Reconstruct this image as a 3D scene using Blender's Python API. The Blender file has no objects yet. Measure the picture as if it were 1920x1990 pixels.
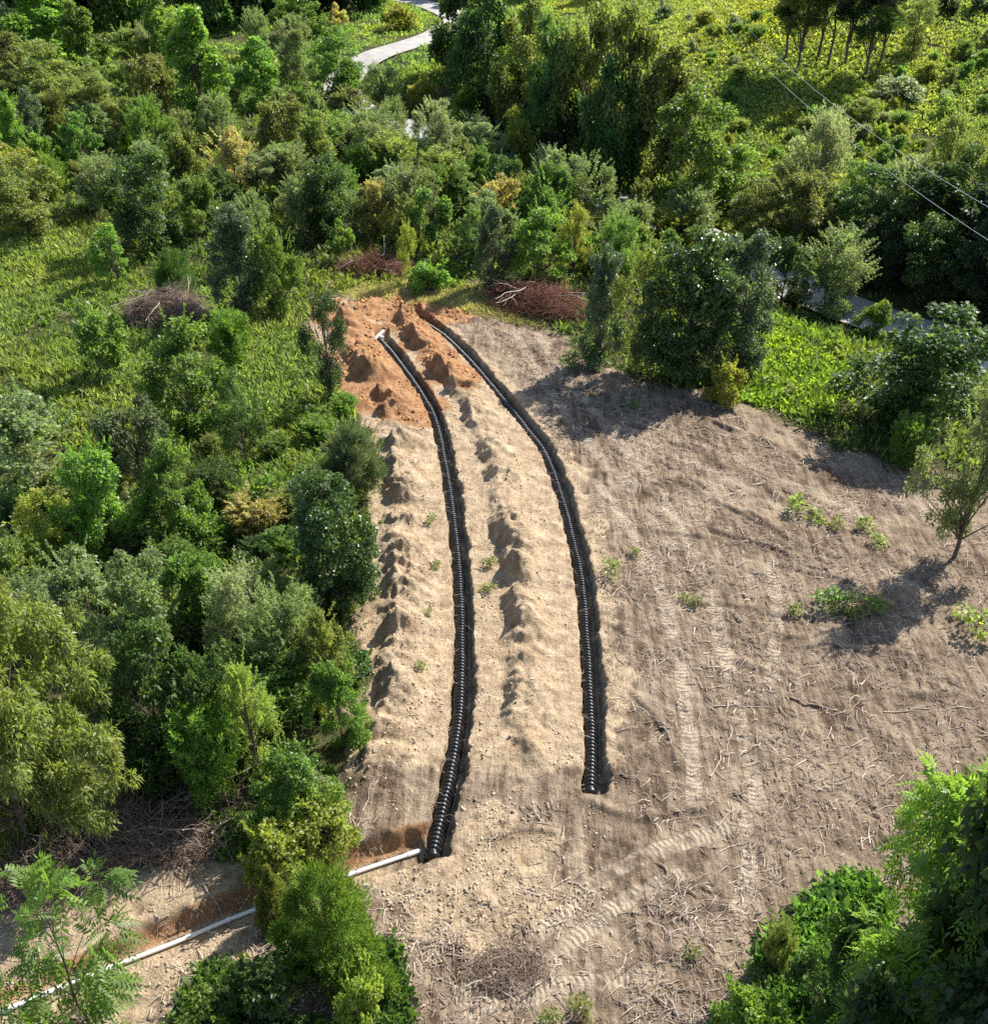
import bpy, math, random
import numpy as np
from mathutils import Vector
R = math.radians
rng = np.random.default_rng(7)
random.seed(7)
scene = bpy.context.scene
COL = scene.collection

# ---------------------------------------------------------------- camera, sky, sun, exposure
CAM = np.array([0.0, 0.0, 24.7]); PITCH = R(35.0); FPX = 1995.0
cam_data = bpy.data.cameras.new("camera")
cam_data.sensor_fit = 'VERTICAL'; cam_data.sensor_height = 24.0; cam_data.lens = 24.0 * FPX / 1990.0
cam_data.clip_start = 0.5; cam_data.clip_end = 3000.0
cam = bpy.data.objects.new("camera", cam_data); COL.objects.link(cam)
cam.location = CAM; cam.rotation_euler = (R(90.0) - PITCH, 0, 0)
scene.camera = cam

SUN_AZ = R(49.0)      # to the right of straight ahead (+Y)
SUN_EL = R(44.5)
world = bpy.data.worlds.new("World"); scene.world = world; world.use_nodes = True
wn = world.node_tree; bg = wn.nodes["Background"]
sky = wn.nodes.new("ShaderNodeTexSky"); sky.sky_type = 'NISHITA'; sky.sun_disc = False
sky.sun_elevation = SUN_EL; sky.sun_rotation = SUN_AZ
wn.links.new(sky.outputs[0], bg.inputs[0]); bg.inputs[1].default_value = 0.11
sd = bpy.data.lights.new("sun", 'SUN'); sd.energy = 5.0; sd.angle = R(0.5); sd.color = (1.0, 0.95, 0.86)
sun = bpy.data.objects.new("sun", sd); COL.objects.link(sun)
to_sun = Vector((math.sin(SUN_AZ) * math.cos(SUN_EL), math.cos(SUN_AZ) * math.cos(SUN_EL), math.sin(SUN_EL)))
sun.rotation_euler = to_sun.to_track_quat('Z', 'Y').to_euler(); sun.location = (60, 60, 80)
scene.view_settings.view_transform = 'Standard'; scene.view_settings.look = 'None'
scene.view_settings.exposure = 1.02; scene.view_settings.gamma = 1.0
scene.cycles.use_denoising = False
scene.cycles.max_bounces = 5; scene.cycles.diffuse_bounces = 2; scene.cycles.glossy_bounces = 2
scene.cycles.transmission_bounces = 4; scene.cycles.transparent_max_bounces = 4
scene.cycles.caustics_reflective = False; scene.cycles.caustics_refractive = False

# ---------------------------------------------------------------- maths helpers
def S(a, b, t):
    t = np.clip((np.asarray(t, float) - a) / (b - a), 0, 1); return t * t * (3 - 2 * t)

def _hash(ix, iy, seed):
    h = (ix.astype(np.int64) * 374761393 + iy.astype(np.int64) * 668265263 + seed * 974634777) & 0xFFFFFFFF
    h = ((h ^ (h >> 13)) * 1274126177) & 0xFFFFFFFF
    h = ((h ^ (h >> 16)) * 2246822519) & 0xFFFFFFFF
    return ((h ^ (h >> 15)) & 0xFFFFFF) / float(0xFFFFFF) * 2 - 1

def vnoise(x, y, seed=0):
    x = np.asarray(x, float); y = np.asarray(y, float)
    ix = np.floor(x); iy = np.floor(y); fx = x - ix; fy = y - iy
    fx = fx * fx * (3 - 2 * fx); fy = fy * fy * (3 - 2 * fy)
    a = _hash(ix, iy, seed); b = _hash(ix + 1, iy, seed); c = _hash(ix, iy + 1, seed); d = _hash(ix + 1, iy + 1, seed)
    return (a * (1 - fx) + b * fx) * (1 - fy) + (c * (1 - fx) + d * fx) * fy

def fbm(x, y, octaves=4, seed=0, gain=0.5):
    v = 0; a = 1; t = 0
    for k in range(octaves):
        v = v + a * vnoise(x * 2 ** k + 17.3 * k, y * 2 ** k - 9.1 * k, seed + k); t += a; a *= gain
    return v / t

cP, sP = math.cos(PITCH), math.sin(PITCH)
def ray(px, py):
    a = (px - 960.0) / FPX; b = (995.0 - py) / FPX
    return np.array([a, cP + b * sP, -sP + b * cP])
def on_plane(px, py, z=0.0):
    d = ray(px, py); t = (z - CAM[2]) / d[2]; return CAM + d * t
def project(p):
    v = np.asarray(p, float) - CAM
    f = v[..., 1] * cP - v[..., 2] * sP; u = v[..., 1] * sP + v[..., 2] * cP
    return 960 + FPX * v[..., 0] / f, 995 - FPX * u / f

def poly_world(pts, z=0.0): return np.array([on_plane(a, b, z)[:2] for a, b in pts])
def inside_sd(x, y, poly):
    """signed distance to a polygon, positive inside"""
    x = np.asarray(x, float); y = np.asarray(y, float)
    d2 = np.full(x.shape, 1e18); ins = np.zeros(x.shape, bool); n = len(poly)
    for i in range(n):
        ax, ay = poly[i]; bx, by = poly[(i + 1) % n]
        ex, ey = bx - ax, by - ay; l2 = ex * ex + ey * ey + 1e-12
        t = np.clip(((x - ax) * ex + (y - ay) * ey) / l2, 0, 1)
        d2 = np.minimum(d2, (x - ax - t * ex) ** 2 + (y - ay - t * ey) ** 2)
        if abs(ey) > 1e-12:
            cr = ((ay > y) != (by > y)) & (x < (bx - ax) * (y - ay) / ey + ax); ins ^= cr
    d = np.sqrt(d2); return np.where(ins, d, -d)
def line_sd(x, y, line):
    """signed side distance and distance along a polyline"""
    x = np.asarray(x, float); y = np.asarray(y, float)
    best = np.full(x.shape, 1e9); sgn = np.zeros(x.shape); al = np.zeros(x.shape); acc = 0.0
    for i in range(len(line) - 1):
        ax, ay = line[i]; bx, by = line[i + 1]; ex, ey = bx - ax, by - ay; l = math.hypot(ex, ey)
        tt = ((x - ax) * ex + (y - ay) * ey) / (l * l); t = np.clip(tt, 0, 1)
        d = np.hypot(x - ax - t * ex, y - ay - t * ey); m = d < best
        best = np.where(m, d, best); sgn = np.where(m, np.sign(ex * (y - ay) - ey * (x - ax)), sgn)
        al = np.where(m, acc + t * l, al); acc += l
    return best * sgn, al, acc

def smooth_line(pts, n=200, k=9):
    pts = np.array(pts, float); d = np.r_[0, np.cumsum(np.hypot(*np.diff(pts[:, :2], axis=0).T))]
    s = np.linspace(0, d[-1], n); q = np.stack([np.interp(s, d, pts[:, i]) for i in range(pts.shape[1])], 1)
    p = np.pad(q, ((k, k), (0, 0)), mode='reflect', reflect_type='odd'); ker = np.hanning(2 * k + 3)[1:-1]; ker /= ker.sum()
    return np.stack([np.convolve(p[:, i], ker, 'valid') for i in range(q.shape[1])], 1)

# ---------------------------------------------------------------- the lie of the land
LEFT_PX = [(842,1662),(862,1560),(880,1480),(893,1400),(898,1300),(899,1200),(893,1100),(883,1000),(868,900),(856,840),(838,785),(812,745),(788,712),(764,680),(738,650)]
RIGHT_PX = [(1152,1538),(1153,1450),(1150,1350),(1144,1250),(1137,1150),(1125,1080),(1105,1000),(1085,930),(1060,870),(1030,830),(1000,795),(965,752),(935,717),(900,678),(862,642),(825,618),(795,602)]
def trench_curve(px):
    w = smooth_line(poly_world(px), 300, 14); return w
TL = trench_curve(LEFT_PX); TR = trench_curve(RIGHT_PX)
def cx(T, y): return np.interp(y, T[:, 1], T[:, 0])
L0, L1 = TL[0, 1], TL[-1, 1]; R0, R1 = TR[0, 1], TR[-1, 1]
PIPE_PX = [(826,1650),(700,1692),(560,1742),(445,1787),(330,1836),(215,1880),(100,1926),(-80,2000)]
DRAIN_Z = -0.52
DRAIN = smooth_line(poly_world(PIPE_PX, DRAIN_Z), 120, 4)

BARE = poly_world([(600,600),(690,556),(830,560),(960,575),(1010,605),(1100,660),(1130,690),(1220,735),(1400,765),(1500,790),(1600,850),(1750,900),(2100,980),(2400,1500),(2200,2300),(-300,2300),(-300,1700),(0,1645),(180,1595),(420,1640),(500,1665),(640,1640),(665,1560),(655,1480),(705,1300),(695,1210),(728,1050),(738,860),(690,800),(650,720),(600,650)])
OR1 = poly_world([(570,590),(660,585),(735,640),(800,725),(855,790),(825,835),(700,815),(655,740),(650,650)])
OR2 = poly_world([(690,560),(905,575),(915,625),(850,640),(900,690),(940,745),(905,768),(850,742),(770,652),(690,600)])
OR3 = poly_world([(1055,1375),(1118,1385),(1112,1470),(1035,1455)])
PALE2 = poly_world([(690,1680),(830,1680),(900,1600),(1010,1560),(1120,1690),(1050,1820),(930,1860),(790,1780)])
PALE3 = poly_world([(-200,1720),(250,1690),(510,1650),(520,1990),(300,2200),(-300,2200)])

ROAD = smooth_line([(-30,196),(-17,174),(-9,161),(-4,149),(-7,136),(-14,125),(-17.5,118),(-13,107),(-4,96),(6,84),(14.5,71),(22,58.5),(31,49),(42,43),(54,39)], 160, 6)

def macro_exact(x, y):
    x = np.asarray(x, float); y = np.asarray(y, float)
    hill = 10.0 * S(4, 46, x - 0.05 * (y - 90)) * S(64, 128, y)
    swell = 0.35 * vnoise(x / 14.0, y / 14.0, 5) * S(3, 14, np.abs(x - 3) - 6 + 0.25 * np.maximum(0, y - 56) + 4)
    d, _, _ = line_sd(x, y, ROAD[::4])
    cut = -1.5 * (1 - S(2.5, 8.0, np.abs(d))) * S(38, 52, y) * (1 - S(112, 128, y))
    bank_left = -1.0 * S(7, 20, -x) * (1 - S(30, 48, y))
    return hill + swell + cut + bank_left

MG_X = np.arange(-150, 150.1, 0.75); MG_Y = np.arange(-40, 240.1, 0.75)
_gx, _gy = np.meshgrid(MG_X, MG_Y); MG = macro_exact(_gx, _gy); RG = np.abs(line_sd(_gx, _gy, ROAD[::2])[0])
def bilin(G, x, y):
    u = np.clip((np.asarray(x, float) + 150) / .75, 0, len(MG_X) - 1.001); v = np.clip((np.asarray(y, float) + 40) / .75, 0, len(MG_Y) - 1.001)
    i = u.astype(int); j = v.astype(int); a = u - i; b = v - j
    return (G[j, i] * (1 - a) + G[j, i + 1] * a) * (1 - b) + (G[j + 1, i] * (1 - a) + G[j + 1, i + 1] * a) * b
def macro(x, y): return bilin(MG, x, y)
def road_dist(x, y): return bilin(RG, x, y)

PEAKS_PX = [(925,822,.75,.45),(955,880,.7,.35),(985,925,.8,.5),(1003,1000,.7,.5),(1022,1050,.75,.5),(1012,1105,.8,.55),(1012,1160,.6,.4),(1035,1205,.75,.5),(1032,1262,.85,.6),(1050,1318,.7,.45),(1000,1372,.5,.25),(1035,1428,.85,.65),(1075,1395,.6,.3),
            (735,1165,.8,.5),(760,1225,.9,.55),(735,1290,.7,.45),(760,1345,.9,.5),(720,1395,.7,.4),(715,1470,.9,.6),(745,1105,.8,.45),(760,1040,.8,.4),(770,960,.8,.4),(755,890,.9,.5),(735,830,.8,.5),(700,770,.9,.5),(760,790,.7,.35),
            (800,595,1.5,.45),(720,585,1.4,.35),(790,640,.9,.35),(835,675,.8,.3),(865,715,.8,.35),(690,665,1.2,.3),(720,720,1.0,.3),(880,600,.9,.25),
            (885,1830,.6,.25),(850,1700,.7,.2),(1000,1700,.6,.2),(940,1730,.5,.18),(380,1900,1.0,.55),(300,1890,.9,.35),(450,1850,.8,.3),(350,1940,.9,.4)]
PEAKS = [(*on_plane(a, b, h * .6)[:2], r, h) for a, b, r, h in PEAKS_PX]

def height(x, y, detail=True):
    x = np.asarray(x, float); y = np.asarray(y, float)
    z = macro(x, y)
    near = (y < 70) & (x > -40) & (x < 45)
    if not near.any(): return z + (0.06 * fbm(x, y, 2, 3) if detail else 0)
    b = S(-0.4, 0.8, inside_sd(x, y, BARE) + 0.5 * fbm(x * 1.3, y * 1.3, 2, 11)) * near
    xl, xr = cx(TL, y), cx(TR, y)
    sp = np.clip(xr - xl, 2.5, 6)
    um = (x - xl) / sp                                # 0 at the left trench, 1 at the right one
    # spoil thrown up in two banks, each with a ragged crest whose left face is steep
    yj = y + 0.5 * fbm(x * .8, y * .8, 2, 24)
    def crest(d, k, seed, steep, broad):
        d = d + 0.34 * fbm(x * 1.1, y * 1.1, 3, seed) ; hh = np.clip(0.34 + 0.42 * vnoise(yj * 1.15, y * 0 + 3, seed + 5) + 0.22 * vnoise(yj * 2.7, y * 0 + 9, seed + 6), .05, 1)
        return k * hh * np.where(d < 0, np.clip(1 + d / steep, 0, 1), np.exp(-(d / broad) ** 2))
    ridge_mid = crest(x - (xl + sp * 0.43), 1.05, 301, .46, .95) * S(21.6, 23.5, y) * (1 - S(55.5, 58, y))
    dl = x - xl
    ridge_l = crest(dl + 2.35, 1.15, 331, .60, 1.15) * S(19.8, 22.5, y) * (1 - S(55, 59, y))
    soft = np.zeros_like(x)
    wx = x + 0.38 * fbm(x * 1.6, y * 1.6, 3, 31); wy = y + 0.38 * fbm(x * 1.6, y * 1.6, 3, 41)
    for qx, qy, r, h in PEAKS:
        d = np.hypot(wx - qx, (wy - qy) * 0.9) / r
        soft = np.maximum(soft, 0.7 * h * np.clip(1 - d, 0, 1) ** 1.1)
    spoil = np.clip((ridge_mid + ridge_l + soft) * 1.6, 0, 1)
    z = z + (ridge_mid + ridge_l) * b + soft * b
    if detail:
        z = z + b * (0.05 * fbm(x * 0.9, y * 0.9, 3, 51) + (0.03 + spoil * 0.16) * fbm(x * 2.6, y * 2.6, 3, 61) + (0.035 + 0.075 * spoil) * fbm(x * 7, y * 7, 2, 71))
        # scrape marks left by the machine on the cleared ground: long shallow grooves
        q = x * 0.62 + y * 0.78 + 0.5 * fbm(x * .25, y * .25, 2, 81); r_ = x * 0.78 - y * 0.62
        z = z + b * (1 - spoil) * S(3.2, 4.5, x - xl + 0) * 0.07 * fbm(q * 3.0, r_ * 0.28, 2, 91)
        z = z + (1 - b) * 0.06 * fbm(x * 1.5, y * 1.5, 2, 101)
    # the two laterals
    rag = 0.05 * vnoise(y * 3.1, x * 0.7, 111) + 0.035 * vnoise(y * 9, x * 0 + 1, 112)
    for T, a0, a1 in ((TL, L0, L1), (TR, R0, R1)):
        xc = cx(T, y); sl = np.gradient(T[:, 0], T[:, 1]); slp = np.interp(y, T[:, 1], sl)
        p = (x - xc) / np.sqrt(1 + slp ** 2); p = np.where(p < 0, -p, np.where(p < .29, p, .29 + (p - .29) * (.27 + .09 * vnoise(y * .7, y * 0 + 5, 113))))
        endn = S(-0.10, 0.02, y - a0); endf = 1 - S(0.1, 1.6, y - a1)
        t = (1 - S(0.285, 0.345, p + rag * np.where(x < xc, 1, .35))) * endn * endf
        base = macro(x, y)
        z = z * (1 - t) + t * (base - 0.54 + 0.02 * vnoise(x * 6, y * 6, 5))
    # the supply trench with the white pipe
    d, al, tot = line_sd(x, y, DRAIN[::4])
    d = -d                                            # positive on the far side
    d = d + 0.20 * fbm(x * 1.5, y * 1.5, 3, 131)
    t = np.where(d > 0, 1 - S(0.26, 0.62, d), 1 - S(0.22, 0.95, -d))
    t = t * S(-.3, .35, al)
    fl = macro(x, y) * 0 - 0.60
    z = z * (1 - t) + t * np.minimum(z, fl)
    return z

def hit(px, py):
    d = ray(px, py); t = np.arange(10.0, 420.0, 0.06); P = CAM[None] + d[None] * t[:, None]
    k = int(np.argmax(P[:, 2] <= macro(P[:, 0], P[:, 1]))); return P[k].copy()
def hz(x, y): return float(height(np.array([x]), np.array([y]))[0])
def depth(p): v = np.asarray(p) - CAM; return v[1] * cP - v[2] * sP
def tall(p, ytop):
    v = np.asarray(p) - CAM; a = v[1] * sP + v[2] * cP; b = v[1] * cP - v[2] * sP; k = (995 - ytop) / FPX
    return (k * b - a) / (cP + k * sP)

# ---------------------------------------------------------------- object helpers
def mesh(name, V, F, attrs=None, smooth=False):
    V = np.asarray(V, np.float32); F = np.asarray(F, np.int32); k = F.shape[1]
    me = bpy.data.meshes.new(name); me.vertices.add(len(V)); me.vertices.foreach_set("co", V.ravel())
    me.loops.add(F.size); me.loops.foreach_set("vertex_index", F.ravel())
    me.polygons.add(len(F)); me.polygons.foreach_set("loop_start", np.arange(0, F.size, k, dtype=np.int32))
    if smooth: me.polygons.foreach_set("use_smooth", np.ones(len(F), bool))
    for n, a in (attrs or {}).items():
        at = me.attributes.new(n, 'FLOAT', 'POINT'); at.data.foreach_set("value", np.asarray(a, np.float32).ravel())
    me.update(calc_edges=True); return me
def obj(name, me, mat=None, parent=None):
    o = bpy.data.objects.new(name, me); COL.objects.link(o)
    if mat is not None and me is not None and not me.materials: me.materials.append(mat)
    if parent is not None: o.parent = parent
    return o
def tag(o, label=None, cat=None, group=None, kind=None):
    if label: o["label"] = label
    if cat: o["category"] = cat
    if group: o["group"] = group
    if kind: o["kind"] = kind
    return o
class Bag:
    """collects quads and their attributes for one mesh"""
    def __init__(s): s.V = []; s.F = []; s.a = []; s.n = 0
    def add(s, V, F, a=0.5):
        V = np.asarray(V, float).reshape(-1, 3); F = np.asarray(F)
        s.V.append(V); s.F.append(F + s.n); s.a.append(np.broadcast_to(np.asarray(a, float), (len(V),))); s.n += len(V)
    def tube(s, P, r, sides=5, a=0.5, caps=True):
        P = np.asarray(P, float); n = len(P); r = np.broadcast_to(np.asarray(r, float), (n,))
        T = np.gradient(P, axis=0); T /= np.linalg.norm(T, axis=1, keepdims=True) + 1e-9
        ref = np.array([0, 0, 1.0]) if abs(T[:, 2]).mean() < 0.8 else np.array([1.0, 0, 0])
        A = np.cross(T, ref); A /= np.linalg.norm(A, axis=1, keepdims=True) + 1e-9; B = np.cross(T, A)
        th = np.arange(sides) * 2 * math.pi / sides
        V = P[:, None, :] + r[:, None, None] * (np.cos(th)[None, :, None] * A[:, None, :] + np.sin(th)[None, :, None] * B[:, None, :])
        i = np.arange(n - 1)[:, None] * sides; j = np.arange(sides)[None, :]; j2 = (j + 1) % sides
        F = np.stack([i + j, i + j2, i + sides + j2, i + sides + j], -1).reshape(-1, 4)
        s.add(V.reshape(-1, 3), F, a)
        if caps and sides == 4: s.add(V[0], [[0, 1, 2, 3]], a); s.add(V[-1], [[3, 2, 1, 0]], a)
    def mesh(s, name, smooth=False):
        return mesh(name, np.concatenate(s.V), np.concatenate(s.F), {"v": np.concatenate(s.a)}, smooth)

# ---------------------------------------------------------------- materials
def nodes(name):
    m = bpy.data.materials.new(name); m.use_nodes = True; nt = m.node_tree; nt.nodes.clear()
    return m, nt, nt.nodes.new("ShaderNodeOutputMaterial")
def N(nt, t, **kw):
    n = nt.nodes.new(t)
    for k, v in kw.items(): setattr(n, k, v)
    return n
def lk(nt, a, b): nt.links.new(a, b)
def attr(nt, name): return N(nt, "ShaderNodeAttribute", attribute_name=name).outputs["Fac"]
def mixc(nt, fac, a, b, mode='MIX'):
    m = N(nt, "ShaderNodeMix", data_type='RGBA', blend_type=mode)
    for s, v in ((m.inputs[0], fac), (m.inputs[6], a), (m.inputs[7], b)):
        if isinstance(v, (int, float)): s.default_value = v
        elif isinstance(v, tuple): s.default_value = (*v, 1.0)
        else: lk(nt, v, s)
    return m.outputs[2]
def mth(nt, op, a, b=None, c=None, clamp=False):
    m = N(nt, "ShaderNodeMath", operation=op, use_clamp=clamp)
    for s, v in zip(m.inputs, (a, b, c)):
        if v is None: continue
        if isinstance(v, (int, float)): s.default_value = v
        else: lk(nt, v, s)
    return m.outputs[0]
def rmap(nt, v, a, b, c=0.0, d=1.0):
    m = N(nt, "ShaderNodeMapRange", clamp=True); lk(nt, v, m.inputs[0])
    for i, q in enumerate((a, b, c, d)): m.inputs[i + 1].default_value = q
    return m.outputs[0]
def noise(nt, scale, detail=4, rough=0.55, vec=None):
    n = N(nt, "ShaderNodeTexNoise"); n.inputs["Scale"].default_value = scale; n.inputs["Detail"].default_value = detail; n.inputs["Roughness"].default_value = rough
    if vec is None: vec = N(nt, "ShaderNodeTexCoord").outputs["Object"]
    lk(nt, vec, n.inputs["Vector"]); return n.outputs["Fac"]

def leaf_material(name, rough, spec, trans):
    m, nt, out = nodes(name)
    oi = N(nt, "ShaderNodeObjectInfo")
    v = attr(nt, "v"); h = attr(nt, "h")
    c = mixc(nt, h, oi.outputs["Color"], mixc(nt, 1.0, oi.outputs["Color"], (1.5, 1.2, 0.75), 'MULTIPLY'))
    k = mth(nt, 'MULTIPLY_ADD', v, 0.9, 0.55)
    c = mixc(nt, 1.0, c, k, 'MULTIPLY')
    hs = N(nt, "ShaderNodeHueSaturation"); lk(nt, c, hs.inputs["Color"])
    lk(nt, rmap(nt, oi.outputs["Random"], 0, 1, 0.485, 0.515), hs.inputs["Hue"]); lk(nt, rmap(nt, oi.outputs["Random"], 0, 1, 0.88, 1.12), hs.inputs["Value"])
    p = N(nt, "ShaderNodeBsdfPrincipled"); p.inputs["Roughness"].default_value = rough; p.inputs["Specular IOR Level"].default_value = spec
    lk(nt, hs.outputs[0], p.inputs["Base Color"])
    t = N(nt, "ShaderNodeBsdfTranslucent"); lk(nt, mixc(nt, 1.0, hs.outputs[0], (1.6, 1.75, 0.8), 'MULTIPLY'), t.inputs["Color"])
    mx = N(nt, "ShaderNodeMixShader"); mx.inputs[0].default_value = trans
    lk(nt, p.outputs[0], mx.inputs[1]); lk(nt, t.outputs[0], mx.inputs[2]); lk(nt, mx.outputs[0], out.inputs[0]); return m
LEAF = leaf_material("leaf", 0.45, 0.5, 0.5)
GLOSSY = leaf_material("glossy_leaf", 0.33, 0.6, 0.38)
NEEDLE = leaf_material("needle", 0.6, 0.25, 0.42)
GRASS = leaf_material("grass_blade", 0.55, 0.3, 0.5)

def bark_material(name, c1, c2, scale=9.0):
    m, nt, out = nodes(name); p = N(nt, "ShaderNodeBsdfPrincipled"); p.inputs["Roughness"].default_value = 0.9; p.inputs["Specular IOR Level"].default_value = 0.15
    n = noise(nt, scale, 5); f = mth(nt, 'ADD', rmap(nt, n, .35, .65, 0, .5), mth(nt, 'MULTIPLY', attr(nt, "v"), 0.5))
    lk(nt, mixc(nt, f, c1, c2), p.inputs["Base Color"]); b = N(nt, "ShaderNodeBump"); b.inputs["Strength"].default_value = 0.5; b.inputs["Distance"].default_value = .02
    lk(nt, n, b.inputs["Height"]); lk(nt, b.outputs[0], p.inputs["Normal"]); lk(nt, p.outputs[0], out.inputs[0]); return m
BARK = bark_material("bark", (.06, .045, .035), (.2, .16, .12))
TWIG = bark_material("dry_twig", (.16, .11, .08), (.66, .56, .45), 14)
DEAD = bark_material("dead_brush", (.085, .058, .045), (.40, .30, .23), 8)
REDDEAD = bark_material("red_dead_brush", (.075, .035, .028), (.34, .16, .115), 8)
PALEWOOD = bark_material("bare_wood", (.22, .17, .14), (.52, .44, .36), 11)
# ---------------------------------------------------------------- ground sheet (follows the trenches, reaches the horizon)
def grow(a, step, end, f=1.09, mx=12.0):
    out = []; v = a; s = step
    while abs(v - a) < abs(end - a): v += s if end > a else -s; out.append(v); s = min(s * f, mx)
    return out
uc = list(np.arange(-5.2, 13.0, 0.062)) + list(np.arange(-15.0, -5.2, 0.09))
for c in (-2.0, 2.0):
    for e in np.arange(0.24, 0.40, 0.02): uc += [c - e, c + e]
uc = sorted(uc); keep = [uc[0]]
for v in uc[1:]:
    if v - keep[-1] > 0.017: keep.append(v)
US = np.array(sorted(grow(-15.0, .1, -420)) + keep + grow(13.0, .1, 420))
yy = list(grow(12.4, .2, -60)); y0 = 12.4; ys = [y0]
while ys[-1] < 62: ys.append(ys[-1] + 0.036 + 0.00085 * ys[-1] + 0.0)
for c in (L0, R0): ys += list(np.arange(c - 0.14, c + 0.06, 0.018))
ys = sorted(ys); keep = [ys[0]]
for v in ys[1:]:
    if v - keep[-1] > 0.015: keep.append(v)
YS = np.array(sorted(yy) + keep + grow(keep[-1], .1, 900, 1.06, 25))
UU, YY = np.meshgrid(US, YS)
XL, XR = cx(TL, YY), cx(TR, YY)
XX = np.where(UU <= -2, XL + UU + 2, np.where(UU >= 2, XR + UU - 2, XL + (XR - XL) * (UU + 2) / 4))
gx, gy = XX.ravel(), YY.ravel(); gz = height(gx, gy)
nu, ny = len(US), len(YS)
i = np.arange(ny - 1)[:, None] * nu; j = np.arange(nu - 1)[None, :]
GF = np.stack([i + j, i + j + 1, i + nu + j + 1, i + nu + j], -1).reshape(-1, 4)

nearm = (gy < 72) & (gx > -45) & (gx < 50)
def zone(poly, soft, warp=0.0, seed=1, sc=1.2):
    o = np.zeros(len(gx)); x = gx[nearm]; y = gy[nearm]
    o[nearm] = S(-soft, soft, inside_sd(x, y, poly) + warp * fbm(x * sc, y * sc, 3, seed)); return o
bare = zone(BARE, 0.5, 1.0, 201)
orange = np.clip(zone(OR1, .5, 1.2, 211) + zone(OR2, .5, 1.0, 212) + 0.25 * zone(OR3, .3, .8, 213), 0, 1)
dd_, _, _ = line_sd(gx[nearm], gy[nearm], DRAIN[::4]); dd_ = -dd_; w_ = np.zeros(len(gx)); w_[nearm] = S(.12, .3, dd_) * (1 - S(.5, .72, dd_)); orange = np.clip(orange + .75 * w_, 0, 1)
dL = gx - cx(TL, gy); dR = gx - cx(TR, gy)
bank = S(-4.2, -3.2, dL) * (1 - S(0.5, 1.6, dR + 0.7 * fbm(gx * .7, gy * .7, 2, 221))) * S(20.0, 23.0, gy) * (1 - S(60, 62, gy))
pale = np.clip(bank + 0.9 * zone(PALE2, .6, 1.2, 231) + 0.75 * zone(PALE3, .5, .6, 232), 0, 1)
dry = 0.55 * zone(poly_world([(420,585),(600,590),(640,690),(560,720),(470,690)]), 1.2, 1.5, 241) + 0.75 * zone(poly_world([(640,545),(760,540),(1000,560),(1040,610),(830,585),(690,580)]), 0.8, 1.5, 242) + 0.45 * zone(poly_world([(-100,540),(120,520),(250,560),(120,600),(-100,610)]), 1.0, 2, 243)
# machine tracks: (pixel path, half gauge) -> tread mask and distance along it
TRACKS_PX = [[(1160,930),(1235,1040),(1285,1140),(1320,1280),(1340,1420),(1355,1580)], [(1275,950),(1345,1060),(1385,1160),(1412,1280),(1445,1430),(1480,1590)], [(1440,1560),(1460,1680),(1430,1790)],
             [(880,1950),(1000,1850),(1100,1765),(1190,1690),(1300,1645),(1440,1595)], [(960,1975),(1110,1830),(1230,1735),(1350,1690)], [(1000,640),(1030,700),(1075,770),(1140,860),(1240,960)], [(1040,640),(1075,700),(1165,810),(1275,945)], [(870,1975),(1000,1940),(1180,1905),(1330,1880)], [(1500,1080),(1510,1200),(1495,1370)],
             [(1300,880),(1420,930),(1560,1010),(1700,1090),(1860,1190)], [(1330,850),(1460,900),(1600,960),(1760,1050)], [(700,1730),(820,1745),(960,1700)]]
RUTS_PX = [[(1125,790),(1290,850),(1480,945),(1700,1075),(1900,1180)], [(1150,770),(1320,800),(1480,850),(1640,925),(1780,1010)], [(1160,860),(1330,945),(1500,1030),(1640,1120)], [(1240,1030),(1400,1050),(1560,1100),(1700,1180)], [(1250,1160),(1430,1180),(1580,1215)],
           [(1380,1285),(1560,1320),(1720,1360),(1900,1345)], [(1290,760),(1420,800),(1500,870)], [(1320,1010),(1480,1060),(1650,1140),(1840,1250)], [(1200,1320),(1290,1420),(1330,1560)], [(1400,830),(1530,880),(1690,960)], [(1100,1560),(1250,1600),(1420,1560)], [(1180,1790),(1330,1770),(1460,1790)], [(900,1660),(1030,1620),(1160,1640)], [(1010,660),(1080,740),(1130,850),(1200,980)], [(1460,1230),(1640,1260),(1820,1290)], [(1250,880),(1400,970),(1560,1060)], [(1050,1930),(1200,1900),(1380,1830)]]
rut = np.zeros(len(gx)); idx = np.where(nearm)[0]
for k, p in enumerate(RUTS_PX):
    d, al, tot = line_sd(gx[idx], gy[idx], smooth_line(poly_world(p), 40, 5)); d = d + .25 * fbm(gx[idx] * .8, gy[idx] * .8, 2, 270 + k)
    w = .09 + .07 * vnoise(al * .7, al * 0 + k, 290); m = S(0, 1.2, al) * (1 - S(tot - 1.5, tot, al)) * S(-.45, .25, vnoise(al * .9, al * 0 + k, 295))
    gz[idx] += m * bare[idx] * (-.085 * np.exp(-(d / w) ** 2) + .05 * np.exp(-((d - .24) / .12) ** 2)); rut[idx] = np.maximum(rut[idx], m * np.exp(-((d + .06) / .2) ** 2))
trk = np.zeros(len(gx)); trs = np.zeros(len(gx)); trd = np.zeros(len(gx))
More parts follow.
